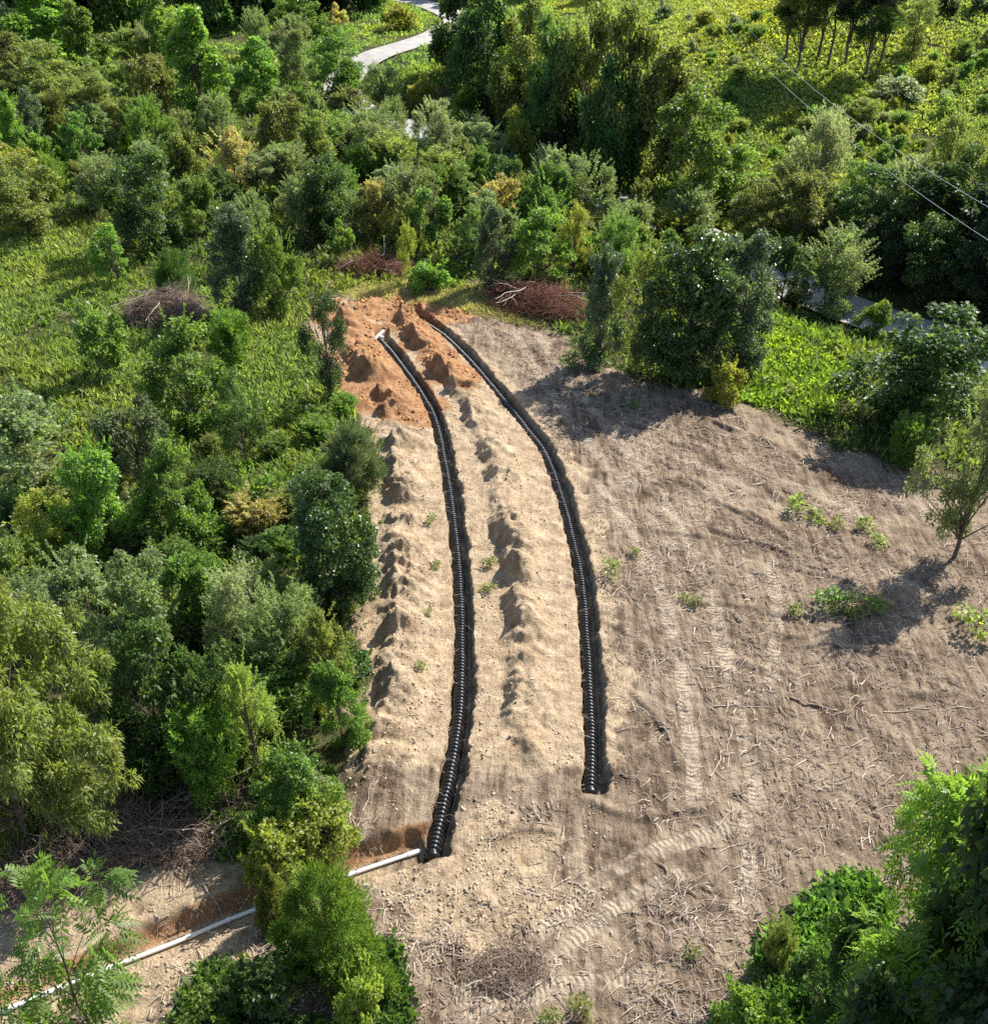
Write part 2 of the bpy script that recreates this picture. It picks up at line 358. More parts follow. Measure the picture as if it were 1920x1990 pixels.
for k, p in enumerate(TRACKS_PX):
    ln = smooth_line(poly_world(p), 40, 5)
    d, al, tot = line_sd(gx[nearm], gy[nearm], ln)
    m = (1 - S(0.20, 0.30, np.abs(d) + 0.06 * vnoise(gx[nearm] * 3, gy[nearm] * 3, 250 + k))) * S(0, .6, al) * (1 - S(tot - .6, tot, al)) * (0.9 if k < 9 else 0.5)
    idx = np.where(nearm)[0]; up = m > trk[idx]
    trk[idx[up]] = m[up]; trs[idx[up]] = al[up]; trd[idx[up]] = np.abs(d[up])
trk *= 1 - bank * 0.8
gz = gz - trk * 0.02 * bare
# treads are pressed into the soil where the sheet is fine enough to hold them
GV = np.stack([gx, gy, gz], 1)
gme = mesh("ground", GV, GF, {"bare": bare, "orange": orange, "pale": pale, "dry": np.clip(dry, 0, 1), "trk": trk, "rut": rut, "trs": trs, "trd": trd}, smooth=True)

def ground_material():
    m, nt, out = nodes("soil_and_turf")
    p = N(nt, "ShaderNodeBsdfPrincipled"); p.inputs["Roughness"].default_value = 0.95; p.inputs["Specular IOR Level"].default_value = 0.1
    obj_c = N(nt, "ShaderNodeTexCoord").outputs["Object"]
    mp = N(nt, "ShaderNodeMapping"); lk(nt, obj_c, mp.inputs[0]); mp.inputs["Rotation"].default_value = (0, 0, R(-38)); mp.inputs["Scale"].default_value = (2.6, .34, 1)
    n_big = noise(nt, 0.35, 4, .6, obj_c); n_mid = noise(nt, 1.9, 6, .65, obj_c); n_fine = noise(nt, 13.0, 6, .7, obj_c); n_grit = noise(nt, 55.0, 3, .7, obj_c); n_str = noise(nt, 1.4, 6, .68, mp.outputs[0])
    # mulched topsoil of the clearing: pale dust showing through brown litter
    f = mth(nt, 'ADD', mth(nt, 'MULTIPLY', n_mid, .45), mth(nt, 'MULTIPLY', n_str, .95)); f = mth(nt, 'ADD', f, mth(nt, 'MULTIPLY', mth(nt, 'SUBTRACT', n_big, .5), .55)); f = mth(nt, 'ADD', f, mth(nt, 'MULTIPLY', n_fine, .45))
    mulch = mixc(nt, rmap(nt, f, .76, 1.08), (.105, .072, .049), (.40, .31, .22))
    mulch = mixc(nt, rmap(nt, n_big, .54, .70, 0, .35), mulch, (.46, .365, .26))
    sand = mixc(nt, rmap(nt, mth(nt, 'ADD', mth(nt, 'MULTIPLY', n_mid, .6), mth(nt, 'MULTIPLY', n_fine, .5)), .42, .68), (.27, .19, .12), (.64, .50, .335))
    sand = mixc(nt, rmap(nt, n_big, .58, .72, 0, .5), sand, (.47, .31, .175))
    clay = mixc(nt, rmap(nt, mth(nt, 'ADD', mth(nt, 'MULTIPLY', n_mid, .7), mth(nt, 'MULTIPLY', n_fine, .4)), .42, .70), (.25, .125, .062), (.54, .315, .16))
    turf = mixc(nt, rmap(nt, n_mid, .35, .65), (.045, .06, .02), (.11, .105, .045))
    turf = mixc(nt, attr(nt, "dry"), turf, mixc(nt, rmap(nt, n_fine, .35, .65), (.24, .20, .11), (.45, .39, .23)))
    pw = mth(nt, 'ADD', attr(nt, "pale"), mth(nt, 'MULTIPLY', mth(nt, 'SUBTRACT', n_mid, .5), 1.3)); 
    soil = mixc(nt, rmap(nt, pw, .3, .7), mulch, sand)
    ow = mth(nt, 'ADD', attr(nt, "orange"), mth(nt, 'MULTIPLY', mth(nt, 'SUBTRACT', n_mid, .5), 1.2))
    soil = mixc(nt, rmap(nt, ow, .3, .75), soil, clay)
    soil = mixc(nt, mth(nt, 'MULTIPLY', attr(nt, 'rut'), .6), soil, (.13, .092, .064))
    trk = attr(nt, "trk")
    soil = mixc(nt, mth(nt, 'MULTIPLY', trk, rmap(nt, mth(nt, 'ADD', n_mid, mth(nt, 'MULTIPLY', n_big, .5)), .62, .84, .1, .75)), soil, (.55, .455, .34))
    bw = mth(nt, 'ADD', attr(nt, "bare"), mth(nt, 'MULTIPLY', mth(nt, 'SUBTRACT', n_fine, .5), .9))
    col = mixc(nt, rmap(nt, bw, .3, .7), turf, soil)
    col = mixc(nt, rmap(nt, n_grit, .34, .50, .75, 0), col, mixc(nt, 1.0, col, (.42, .38, .35), 'MULTIPLY'))
    lk(nt, col, p.inputs["Base Color"])
    # relief: clods, grit and the chevrons of the tracks
    ph = mth(nt, 'ADD', mth(nt, 'MULTIPLY', attr(nt, "trs"), 2 * math.pi / 0.17), mth(nt, 'MULTIPLY', attr(nt, "trd"), 9.0))
    tread = mth(nt, 'MULTIPLY', mth(nt, 'SINE', ph), mth(nt, 'MULTIPLY', trk, rmap(nt, mth(nt, 'ADD', n_mid, mth(nt, 'MULTIPLY', n_big, .5)), .66, .84)))
    hgt = mth(nt, 'ADD', mth(nt, 'MULTIPLY', n_mid, .16), mth(nt, 'ADD', mth(nt, 'MULTIPLY', n_fine, .10), mth(nt, 'MULTIPLY', n_grit, .03)))
    hgt = mth(nt, 'ADD', hgt, mth(nt, 'MULTIPLY', n_str, .13)); hgt = mth(nt, 'ADD', hgt, mth(nt, 'MULTIPLY', tread, .030))
    b = N(nt, "ShaderNodeBump"); b.inputs["Strength"].default_value = 1.0; b.inputs["Distance"].default_value = 1.0
    lk(nt, hgt, b.inputs["Height"]); lk(nt, b.outputs[0], p.inputs["Normal"]); lk(nt, p.outputs[0], out.inputs[0]); return m
ground = tag(obj("ground", gme, ground_material()), "cleared sandy soil and rough turf", kind="structure")

# ---------------------------------------------------------------- the lane
def road():
    c = smooth_line(ROAD, 400, 4); t = np.gradient(c, axis=0); t /= np.linalg.norm(t, axis=1, keepdims=True); nrm = np.stack([-t[:, 1], t[:, 0]], 1)
    w = np.linspace(-2.0, 2.0, 7); P = c[:, None, :] + nrm[:, None, :] * w[None, :, None]
    x, y = P[..., 0].ravel(), P[..., 1].ravel(); zc = macro(c[:, 0], c[:, 1]); z = np.repeat(zc[:, None], 7, 1) + 0.10 + 0.05 * (1 - (w / 2.3) ** 2)[None, :]
    z = np.maximum(z.ravel(), height(x, y, True) + 0.03)
    i = np.arange(399)[:, None] * 7; j = np.arange(6)[None, :]
    F = np.stack([i + j, i + 7 + j, i + 8 + j, i + j + 1], -1).reshape(-1, 4)
    m, nt, out = nodes("worn_asphalt"); p = N(nt, "ShaderNodeBsdfPrincipled"); p.inputs["Roughness"].default_value = .9
    n = noise(nt, .8, 6, .6); g = noise(nt, 30, 3, .7)
    c1 = mixc(nt, rmap(nt, n, .35, .65), (.27, .255, .24), (.40, .38, .35)); lk(nt, mixc(nt, rmap(nt, g, .3, .7, 0, .3), c1, (.2, .19, .18)), p.inputs["Base Color"]); lk(nt, p.outputs[0], out.inputs[0])
    return tag(obj("road", mesh("road", np.stack([x, y, z], 1), F, smooth=True), m), "pale grey narrow lane curving through the trees", kind="structure")
road()

# ---------------------------------------------------------------- black corrugated chambers in the two trenches
def plastic(name, col, rough, spec=.5):
    m, nt, out = nodes(name); p = N(nt, "ShaderNodeBsdfPrincipled"); p.inputs["Roughness"].default_value = rough; p.inputs["Specular IOR Level"].default_value = spec
    n = noise(nt, 3.0, 5, .65); g = noise(nt, 24.0, 3, .6)
    dirt = mth(nt, 'MULTIPLY', rmap(nt, n, .50, .72, 0, .55), rmap(nt, g, .46, .66))
    lk(nt, mixc(nt, dirt, col, (.22, .16, .10)), p.inputs["Base Color"]); lk(nt, mth(nt, 'MULTIPLY_ADD', dirt, .5, rough), p.inputs["Roughness"]); lk(nt, p.outputs[0], out.inputs[0]); return m
BLACK = plastic("black_plastic", (.010, .010, .011), .30)
WHITE = plastic("white_plastic", (.78, .77, .74), .35)

def chamber(T, a0, a1, shift, label):
    c = T[(T[:, 1] > a0 + 0.22) & (T[:, 1] < a1 - 0.1)]; c = smooth_line(c, 400, 3)
    d = np.r_[0, np.cumsum(np.hypot(*np.diff(c, axis=0).T))]; L = d[-1]; pitch = 0.152; per = 8
    s = np.arange(0, L, pitch / per); x = np.interp(s, d, c[:, 0]); y = np.interp(s, d, c[:, 1])
    t = np.stack([np.gradient(x), np.gradient(y)], 1); t /= np.linalg.norm(t, axis=1, keepdims=True); nr = np.stack([t[:, 1], -t[:, 0]], 1)
    ph = (np.arange(len(s)) % per) / per; rib = 1 + 0.08 * np.clip(np.sin(ph * 2 * math.pi) * 1.8, -1, 1)
    # every eighth corrugation is the lapped joint between two chambers
    rib = np.where((np.arange(len(s)) // per) % 8 == 0, rib * 0.975, rib)
    th = np.linspace(-0.12, math.pi + 0.12, 17); a = .235 * np.sign(np.cos(th)) * np.abs(np.cos(th)) ** .9; hh = .36 * np.sin(th)
    zb = macro(x, y) - 0.53; V = np.zeros((len(s), 17, 3))
    off = a[None, :] * rib[:, None] + shift + (.03 * vnoise(s * .55, s * 0 + a0, 7) + .012 * vnoise(s * 1.6, s * 0, 8))[:, None]
    V[..., 0] = x[:, None] + nr[:, 0:1] * off; V[..., 1] = y[:, None] + nr[:, 1:2] * off; V[..., 2] = zb[:, None] + hh[None, :] * rib[:, None] + 0.02
    i = np.arange(len(s) - 1)[:, None] * 17; j = np.arange(16)[None, :]
    F = np.stack([i + j, i + 17 + j, i + 18 + j, i + j + 1], -1).reshape(-1, 4)
    root = bpy.data.objects.new("drainage_chamber", None); COL.objects.link(root); root.location = (x[0], y[0], zb[0]); tag(root, label, "drain pipe")
    inv = np.array([x[0], y[0], zb[0]])
    obj("corrugated_body", mesh("corrugated_body", V.reshape(-1, 3) - inv, F, smooth=True), BLACK, root)
    # domed end cap with a moulded rib
    B = Bag(); k = 9; e = np.linspace(0, 1, k); prof = []
    for q in e:
        r = math.sqrt(max(0, 1 - (q ** 2.6))); prof.append((q * 0.19, r))
    C = np.zeros((k, 17, 3))
    for w, (dd, r) in enumerate(prof):
        o2 = a * 1.02 * max(r, .02) + shift; h2 = hh * 1.02 * max(r, .02)
        C[w, :, 0] = x[0] - t[0, 0] * dd + nr[0, 0] * o2; C[w, :, 1] = y[0] - t[0, 1] * dd + nr[0, 1] * o2; C[w, :, 2] = zb[0] + h2 + .02
    i = np.arange(k - 1)[:, None] * 17; F2 = np.stack([i + j, i + j + 1, i + 18 + j, i + 17 + j], -1).reshape(-1, 4)
    cap = obj("end_cap", mesh("end_cap", C.reshape(-1, 3) - inv, F2, smooth=True), BLACK, root)
    B.tube([(x[0] + nr[0, 0] * shift - t[0, 0] * (.02 + .1 * q), y[0] + nr[0, 1] * shift - t[0, 1] * (.02 + .1 * q), zb[0] + .33 - .16 * q ** 2) for q in np.linspace(0, 1, 6)] - inv, .035, 6)
    obj("moulded_rib", B.mesh("moulded_rib", True), BLACK, cap)
    return root, (x, y, zb, nr, t)
ch_l, CL = chamber(TL, L0, L1, -0.055, "longer black corrugated pipe, left trench, joined by the white pipe")
ch_r, CR = chamber(TR, R0, R1, -0.055, "shorter black corrugated pipe in the right-hand trench, loose near end")

# white supply pipe: bends into the end cap, couplings along it, runs off to the left
def white_pipe():
    ln = DRAIN; x, y = ln[:, 0], ln[:, 1]; z = np.full(len(x), -0.53)
    P = np.stack([x, y, z], 1); P = P[2:]
    root = bpy.data.objects.new("drain_pipe", None); COL.objects.link(root); root.location = P[0]; tag(root, "long white plastic pipe along the dug trench at lower left", "pipe")
    o = P[0].copy(); B = Bag(); B.tube(P - o, .062, 10); obj("pipe_run", B.mesh("pipe_run", True), WHITE, root)
    B = Bag(); e = np.array([P[0] + (0.30, 0.06, .03), P[0] + (.16, .035, .015), P[0], P[3]]); B.tube(smooth_line(e, 12, 1) - o, .078, 10); obj("elbow_fitting", B.mesh("elbow_fitting", True), WHITE, root)
    for q in (22, 52, 82):
        B = Bag(); B.tube(P[q:q + 2] - o, .076, 10); obj("coupling", B.mesh("coupling", True), WHITE, root)
white_pipe()
# white tee at the far end of the left run
p = on_plane(737, 652, -0.25); B = Bag(); B.tube(np.array([[-.32, -.45, -.12], [-.05, -.1, .02], [.25, .3, .16]]), .085, 8); B.tube(np.array([[-.05, -.1, .02], [.26, -.18, -.05]]), .085, 8)
o = tag(obj("pipe_fitting", B.mesh("pipe_fitting", True), WHITE), "white plastic fitting at the far orange end of the left trench", "pipe fitting"); o.location = p
# ---------------------------------------------------------------- vegetation builders
def unit(v): return v / (np.linalg.norm(v, axis=-1, keepdims=True) + 1e-9)
def leaf_quads(P, D, Nn, L, W, fold=.18):
    D = unit(D); Nn = unit(Nn - D * (Nn * D).sum(-1, keepdims=True)); Sd = np.cross(D, Nn); L = np.asarray(L).reshape(-1, 1); W = np.asarray(W).reshape(-1, 1)
    a = P; c = P + D * L - Nn * L * 0.12; m = P + D * L * .42
    b = m + Sd * W * .5 + Nn * W * fold; d = m - Sd * W * .5 + Nn * W * fold
    V = np.stack([a, b, c, d], 1); return V
def leaves_mesh(name, V, v, h=None):
    n = len(V); F = np.arange(n * 4).reshape(-1, 4)
    at = {"v": np.repeat(v, 4)}
    if h is not None: at["h"] = np.repeat(h, 4)
    return mesh(name, V.reshape(-1, 3), F, at)

PROF = {
 'round': lambda t: np.sqrt(np.clip(1 - ((t - .48) / .55) ** 2, .02, 1)),
 'oval':  lambda t: np.clip(np.sin(np.pi * np.clip(t * .93 + .06, 0, 1)) ** .62, .06, 1),
 'cone':  lambda t: np.clip(1.02 - t, .05, 1) ** .8,
 'column':lambda t: np.clip(np.sin(np.pi * np.clip(t * .88 + .10, 0, 1)) ** .45, .08, 1),
 'dome':  lambda t: np.sqrt(np.clip(1 - (t * .97) ** 2, .03, 1)),
 'vase':  lambda t: np.clip(.35 + .75 * t, 0, 1) * np.sqrt(np.clip(1.03 - t ** 4, .05, 1)),
 'flat':  lambda t: np.clip(.55 + .6 * t, 0, 1) * np.sqrt(np.clip(1.02 - t ** 3, .08, 1)),
}
def make_tree(seed, H, W, base=.12, prof='round', clumps=90, cr=.42, leaves=12000, L=.17, Wd=.10, up=.55, out=.45, droop=.25, style='leaf', shoots=0, trunk_r=None, stems=1, squash=.75, inner=.25, lobes=0, tall_lobes=1.15, lean_k=.03, name='tree'):
    r = np.random.default_rng(seed)
    lean = r.normal(0, 1, 2) * H * lean_k
    if lobes:                                         # main limbs, each carrying its own rounded mass of clumps with gaps between them
        nl_ = lobes; lt = np.clip((np.arange(nl_) + .5) / nl_ + r.normal(0, .05, nl_), .03, .97) ** .9; la = np.arange(nl_) * 2.399 + r.normal(0, .5, nl_)
        lR = PROF[prof](lt) * W / 2 * (1 + .24 * r.normal(size=nl_)); lr = W * (.15 + .11 * r.random(nl_)) * np.clip(.45 + .6 * PROF[prof](lt), .45, 1.05)
        lrad = np.maximum(lR - lr * .8, 0); lc = np.stack([np.cos(la) * lrad + lean[0] * lt, np.sin(la) * lrad + lean[1] * lt, (base + (1 - base) * lt) * H - lr * .35], 1); lc[:, 2] = np.maximum(lc[:, 2], base * H + lr * .2)
        li = r.choice(nl_, clumps, p=lr ** 2 / (lr ** 2).sum()); od = unit(np.stack([np.cos(la), np.sin(la), la * 0], 1))
        dd = unit(r.normal(size=(clumps, 3)) + od[li] * .35 + np.array([0, 0, .4])); C = lc[li] + dd * (lr[li] * (.45 + .6 * r.random(clumps)))[:, None] * np.array([1, 1, tall_lobes])
        t = np.clip((C[:, 2] / H - base) / (1 - base), 0, 1); crr = np.minimum(cr, .9 * lr[li]) * (0.45 + .8 * r.random(clumps))
    else:
        t = r.random(clumps) ** .92; t[:3] = (.98, .93, .88); ang = r.random(clumps) * 2 * math.pi
        wob = 1 + .22 * np.sin(ang * 2 + seed) * np.sin(t * 5 + seed) + .16 * np.sin(ang * 3 + t * 7 + seed * 1.7) + .12 * np.sin(t * 23 + ang * 2)
        Rt = PROF[prof](t) * W / 2 * wob
        rad = np.maximum(Rt - cr * .55, 0.02) * np.where(r.random(clumps) < inner, np.sqrt(r.random(clumps)), .74 + .34 * r.random(clumps))
        z = (base + (1 - base) * t) * H - cr * .3; C = np.stack([np.cos(ang) * rad + lean[0] * t, np.sin(ang) * rad + lean[1] * t, z], 1)
        crr = cr * (0.55 + .75 * r.random(clumps)) * np.clip(.6 + .6 * PROF[prof](t), .5, 1.1)
    w = crr ** 2.2; cnt = np.maximum(4, (leaves * w / w.sum())).astype(int)
    ci = np.repeat(np.arange(clumps), cnt); n = len(ci)
    d = unit(r.normal(size=(n, 3)) + np.array([0, 0, .35])); q = (.30 + .75 * r.random(n) ** .6)
    P = C[ci] + d * (crr[ci] * q)[:, None] * np.array([1, 1, squash])
    cv = .5 + r.normal(0, .14, clumps); ch = np.clip(r.normal(.05, .16, clumps), 0, 1)
    axis = unit(np.stack([P[:, 0], P[:, 1], np.zeros(n)], 1))
    rd = r.normal(size=(n, 3))
    if style in ('leaf', 'frond'):
        Nn = unit(d * out + np.array([0, 0, up]) + rd * .42); D = unit(d * .8 + axis * .4 + r.normal(size=(n, 3)) * .6 + np.array([0, 0, -droop]))
    else:
        Nn = rd; D = unit(axis * .3 + d * 1.0 + np.array([0, 0, up]) + rd * .3)
    if style == 'frond':                              # pinnate leaf: pairs of leaflets along a drooping stalk
        nl = 6; k = np.arange(nl); FL = L * (0.75 + .5 * r.random(n)); Nn = unit(Nn - D * (Nn * D).sum(-1, keepdims=True)); Sd = np.cross(D, Nn); qs = []; vs = []
        for i in k:
            f = .18 + .82 * i / (nl - 1)
            base_p = P + D * (FL * f)[:, None] + np.array([0, 0, -1]) * (FL * .38 * f * f)[:, None]
            ll = FL * (.40 - .12 * abs(f - .5))
            for sg in ((1, -1) if i < nl - 1 else (0,)):
                dd = unit(Sd * sg + D * (.55 if sg else 1.0) + np.array([0, 0, -.25]))
                qs.append(leaf_quads(base_p, dd, Nn, ll, ll * Wd)); vs.append(np.clip(cv[ci] + r.normal(0, .12, n), 0, 1.2))
        V = np.concatenate(qs); vv = np.concatenate(vs); hh = np.tile(ch[ci], len(qs))
    else:
        sc = .7 + .6 * r.random(n); V = leaf_quads(P, D, Nn, L * sc, Wd * sc); vv = np.clip(cv[ci] + r.normal(0, .16, n), 0, 1.2); hh = np.clip(ch[ci] + .1 * r.random(n), 0, 1)
    if shoots:                                        # wands that break the outline
        ss = []
        for k in range(shoots):
            a = r.random() * 6.283; tt = .35 + .63 * r.random(); rr = float(PROF[prof](np.array([tt]))[0]) * W / 2 * .85
            p0 = np.array([math.cos(a) * rr, math.sin(a) * rr, (base + (1 - base) * tt) * H]); dv = np.array([math.cos(a) * .7, math.sin(a) * .7, .75 + .5 * tt]); ln = (.35 + .5 * r.random()) * W * .28
            m = 26; s = np.linspace(0, 1, m); pp = p0 + dv * (s * ln)[:, None] + np.array([0, 0, -.25 * ln]) * (s ** 2)[:, None]
            ss.append(leaf_quads(pp, unit(dv + r.normal(size=(m, 3)) * .9), r.normal(size=(m, 3)) + np.array([0, 0, .8]), np.full(m, L * (1 if style != 'frond' else .35)), np.full(m, (Wd if style != 'frond' else L * .12))))
        SV = np.concatenate(ss); V = np.concatenate([V, SV]); vv = np.r_[vv, np.full(len(SV), .6)]; hh = np.r_[hh, np.full(len(SV), .1)]
    rr_ = np.hypot(V[:, 0, 0], V[:, 0, 1]); kz = H / np.percentile(V[:, 0, 2], 99.6); kr = (W / 2) / np.percentile(rr_, 96.5)
    V = V * np.array([kr, kr, kz]); C = C * np.array([kr, kr, kz])
    crown = leaves_mesh(name + "_crown", V, vv, hh)
    B = Bag(); tr = trunk_r or (.012 * H + .012)
    for s_ in range(stems):
        off = np.array([0, 0, 0.]) if stems == 1 else np.array([math.cos(s_ * 6.283 / stems), math.sin(s_ * 6.283 / stems), 0]) * W * .06
        top = np.array([lean[0], lean[1], H * .88]) + (off * 4 if stems > 1 else 0)
        s = np.linspace(0, 1, 9)[:, None]; P0 = off * (1 - s) + top * s + np.array([0, 0, -.25]) * (1 - s) + r.normal(0, .012 * H, (9, 3)) * s * (1 - s) * 3 * np.array([1, 1, .3])
        B.tube(P0, tr / math.sqrt(stems) * (1.12 - s[:, 0]), 6, .3 + .4 * r.random())
    for k in r.permutation(clumps)[:min(clumps, 46)]:
        c = C[k]; z0 = max(.12 * H, c[2] - .22 * H - .35 * np.hypot(c[0], c[1])); z0 = min(z0, c[2] - .02 * H)
        p0 = np.array([lean[0], lean[1], 0]) * (z0 / H) + np.array([0, 0, z0]); s = np.linspace(0, 1, 5)[:, None]
        P0 = p0 * (1 - s) + c * s + np.array([0, 0, .05 * H]) * s * (1 - s); B.tube(P0, tr * .42 * (1 - z0 / H * .7) * (1.1 - s[:, 0] * .85), 4, .5)
    return crown, B.mesh(name + "_trunk", True), H, W

PROTO = {}
def proto(kind, mat, variants, **kw):
    PROTO[kind] = []
    for i in range(variants):
        k = dict(kw); H = k.pop('H'); W = k.pop('W')
        c, t, h, w = make_tree(hash(kind) % 1 + sum(map(ord, kind)) * 7 + i * 131, H * (1 + .05 * i), W, name=kind, **k)
        c.materials.append(mat); t.materials.append(BARK); PROTO[kind].append((c, t, h, w))
proto('poplar', LEAF, 3, H=11, W=5.4, base=.06, prof='column', clumps=170, cr=.62, leaves=10500, L=.32, Wd=.26, up=.45, lobes=15, tall_lobes=1.5)
proto('broad', LEAF, 3, H=6.6, W=5.4, base=.10, prof='round', clumps=150, cr=.50, leaves=12000, L=.22, Wd=.13, lobes=13)
proto('lush', LEAF, 4, H=5.2, W=4.4, base=.06, prof='oval', clumps=130, cr=.40, leaves=12500, L=.18, Wd=.11, shoots=26, lobes=11, tall_lobes=1.35)
proto('silver', LEAF, 4, H=5.0, W=4.2, base=.04, prof='oval', clumps=150, cr=.36, leaves=14000, L=.19, Wd=.06, up=.3, shoots=90, droop=0, stems=3, lobes=11, tall_lobes=1.6)
proto('pear', GLOSSY, 3, H=7.5, W=4.4, base=.03, prof='oval', clumps=210, cr=.42, leaves=21000, L=.15, Wd=.115, up=.4, lobes=17, tall_lobes=1.5, shoots=20)
proto('cedar', NEEDLE, 3, H=3.6, W=2.7, base=.0, prof='cone', clumps=210, cr=.26, leaves=19000, L=.17, Wd=.035, up=.7, style='needle', squash=1.2, inner=.3)
proto('dome', NEEDLE, 2, H=3.4, W=3.6, base=.0, prof='dome', clumps=260, cr=.30, leaves=30000, L=.17, Wd=.030, up=.55, style='needle', squash=1.1, inner=.2, lobes=15, tall_lobes=1.3, shoots=70)
proto('pine', NEEDLE, 4, H=15, W=6.0, base=.36, prof='flat', clumps=75, cr=.80, leaves=12000, L=.40, Wd=.10, up=.5, style='needle', squash=.6, trunk_r=.15, inner=.5, lobes=10, tall_lobes=1.0)
proto('roadside', LEAF, 4, H=12, W=8.0, base=.02, prof='oval', clumps=240, cr=.80, leaves=13500, L=.40, Wd=.27, up=.5, lobes=17, tall_lobes=1.2)
proto('locust', LEAF, 4, H=8.0, W=6.0, base=.06, prof='flat', clumps=170, cr=.50, leaves=13500, L=.25, Wd=.10, up=.6, squash=.42, lobes=12, tall_lobes=.85, shoots=16)
proto('sapling', LEAF, 3, H=4.2, W=2.7, base=.24, prof='oval', clumps=52, cr=.34, leaves=3600, L=.18, Wd=.13, inner=.4, lobes=8, tall_lobes=1.3)
proto('slim', LEAF, 3, H=7.2, W=4.4, base=.18, prof='oval', clumps=120, cr=.46, leaves=9000, L=.19, Wd=.085, inner=.4, shoots=40, lobes=12, tall_lobes=1.6)
proto('shrub', LEAF, 4, H=1.7, W=2.4, base=.0, prof='dome', clumps=60, cr=.30, leaves=4800, L=.15, Wd=.09, stems=3, lobes=9, shoots=10)
proto('feather', LEAF, 3, H=3.2, W=2.8, base=.0, prof='vase', clumps=90, cr=.30, leaves=8500, L=.20, Wd=.05, up=.35, shoots=90, droop=-.2, stems=4, lobes=10, tall_lobes=1.6)
proto('pinnate', LEAF, 1, H=10.5, W=7.6, base=.0, prof='oval', clumps=340, cr=.55, leaves=9000, L=.56, Wd=.34, style='frond', up=.6, out=.5, droop=.3, trunk_r=.14, lobes=22, tall_lobes=1.3)
proto('walnut', LEAF, 1, H=7.6, W=6.4, base=.0, prof='oval', clumps=460, cr=.36, leaves=60000, L=.19, Wd=.062, up=.5, droop=.5, lobes=24, tall_lobes=1.1, shoots=60)
proto('fuller', LEAF, 1, H=7.6, W=4.8, base=.14, lean_k=.004, prof='oval', clumps=190, cr=.42, leaves=17000, L=.18, Wd=.08, inner=.3, shoots=50, lobes=16, tall_lobes=1.5)
proto('spray', LEAF, 1, H=4.6, W=4.4, base=.12, prof='vase', clumps=30, cr=.30, leaves=420, L=.48, Wd=.32, style='frond', up=.7, out=.3, droop=.25, inner=.5, trunk_r=.05)
proto('spiky', LEAF, 2, H=6.0, W=4.6, base=.02, prof='oval', clumps=100, cr=.38, leaves=2300, L=.55, Wd=.30, style='frond', up=.5, out=.4, droop=-.25, lobes=11, tall_lobes=1.5)
proto('sprout', LEAF, 3, H=.55, W=.9, base=0, prof='dome', clumps=12, cr=.15, leaves=150, L=.13, Wd=.07, stems=3)
proto('forest', LEAF, 2, H=15, W=11, base=.03, prof='oval', clumps=220, cr=1.1, leaves=8000, L=.72, Wd=.5, lobes=16)

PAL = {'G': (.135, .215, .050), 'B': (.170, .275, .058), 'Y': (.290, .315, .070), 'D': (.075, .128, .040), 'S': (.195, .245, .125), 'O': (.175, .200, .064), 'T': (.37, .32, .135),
       'C': (.135, .220, .045), 'K': (.042, .072, .030), 'L': (.250, .315, .078), 'V': (.265, .300, .200), 'W': (.115, .155, .092), 'A': (.195, .235, .075)}
NAMES = {'poplar': ('broadleaf_tree', 'tree'), 'broad': ('broadleaf_tree', 'tree'), 'lush': ('young_tree', 'tree'), 'silver': ('willow_tree', 'tree'), 'pear': ('pear_tree', 'tree'), 'cedar': ('cedar_tree', 'cedar'),
         'dome': ('cedar_tree', 'cedar'), 'pine': ('pine_tree', 'pine tree'), 'roadside': ('roadside_tree', 'tree'), 'locust': ('locust_tree', 'tree'), 'sapling': ('sapling', 'sapling'), 'slim': ('young_tree', 'tree'), 'fuller': ('young_tree', 'tree'),
         'shrub': ('shrub', 'shrub'), 'feather': ('shrub', 'shrub'), 'pinnate': ('locust_tree', 'tree'), 'walnut': ('broadleaf_tree', 'tree'), 'spray': ('sapling', 'sapling'), 'spiky': ('sumac_tree', 'tree'), 'sprout': ('weed', 'weed'), 'forest': ('forest_tree', 'tree')}
USED = {}
PLACED = []
def stand(kind, x, y, H, W, col, label, group=None, rot=None, z=None):
    k = USED.get(kind, 0); USED[kind] = k + 1
    c, t, h, w = PROTO[kind][k % len(PROTO[kind])]
    nm, cat = NAMES[kind]
    root = bpy.data.objects.new(nm, None); COL.objects.link(root); root.empty_display_size = .2
    root.location = (x, y, (hz(x, y) if y < 70 else float(macro(np.array([x]), np.array([y]))[0])) - .05 if z is None else z); root.rotation_euler = (0, 0, random.random() * 6.28 if rot is None else rot)
    root.scale = (W / w, W / w, H / h); tag(root, label, cat, group)
    o = obj("crown" if kind not in ('shrub', 'sprout', 'feather') else "foliage", c, None, root); o.color = (*PAL[col], 1)
    obj("trunk" if kind not in ('shrub', 'sprout', 'feather') else "stem", t, None, root)
    PLACED.append((x, y, W)); return root
def plant(kind, px, ybase, ytop, pw, col, label, group=None, rot=None):
    p = hit(px, ybase); H = max(.3, tall(p, ytop)); W = pw / (FPX / (depth(p) - H * .5 * math.sin(PITCH)))
    return stand(kind, p[0], p[1], H * 1.02, W * 1.05, col, label, group, rot)
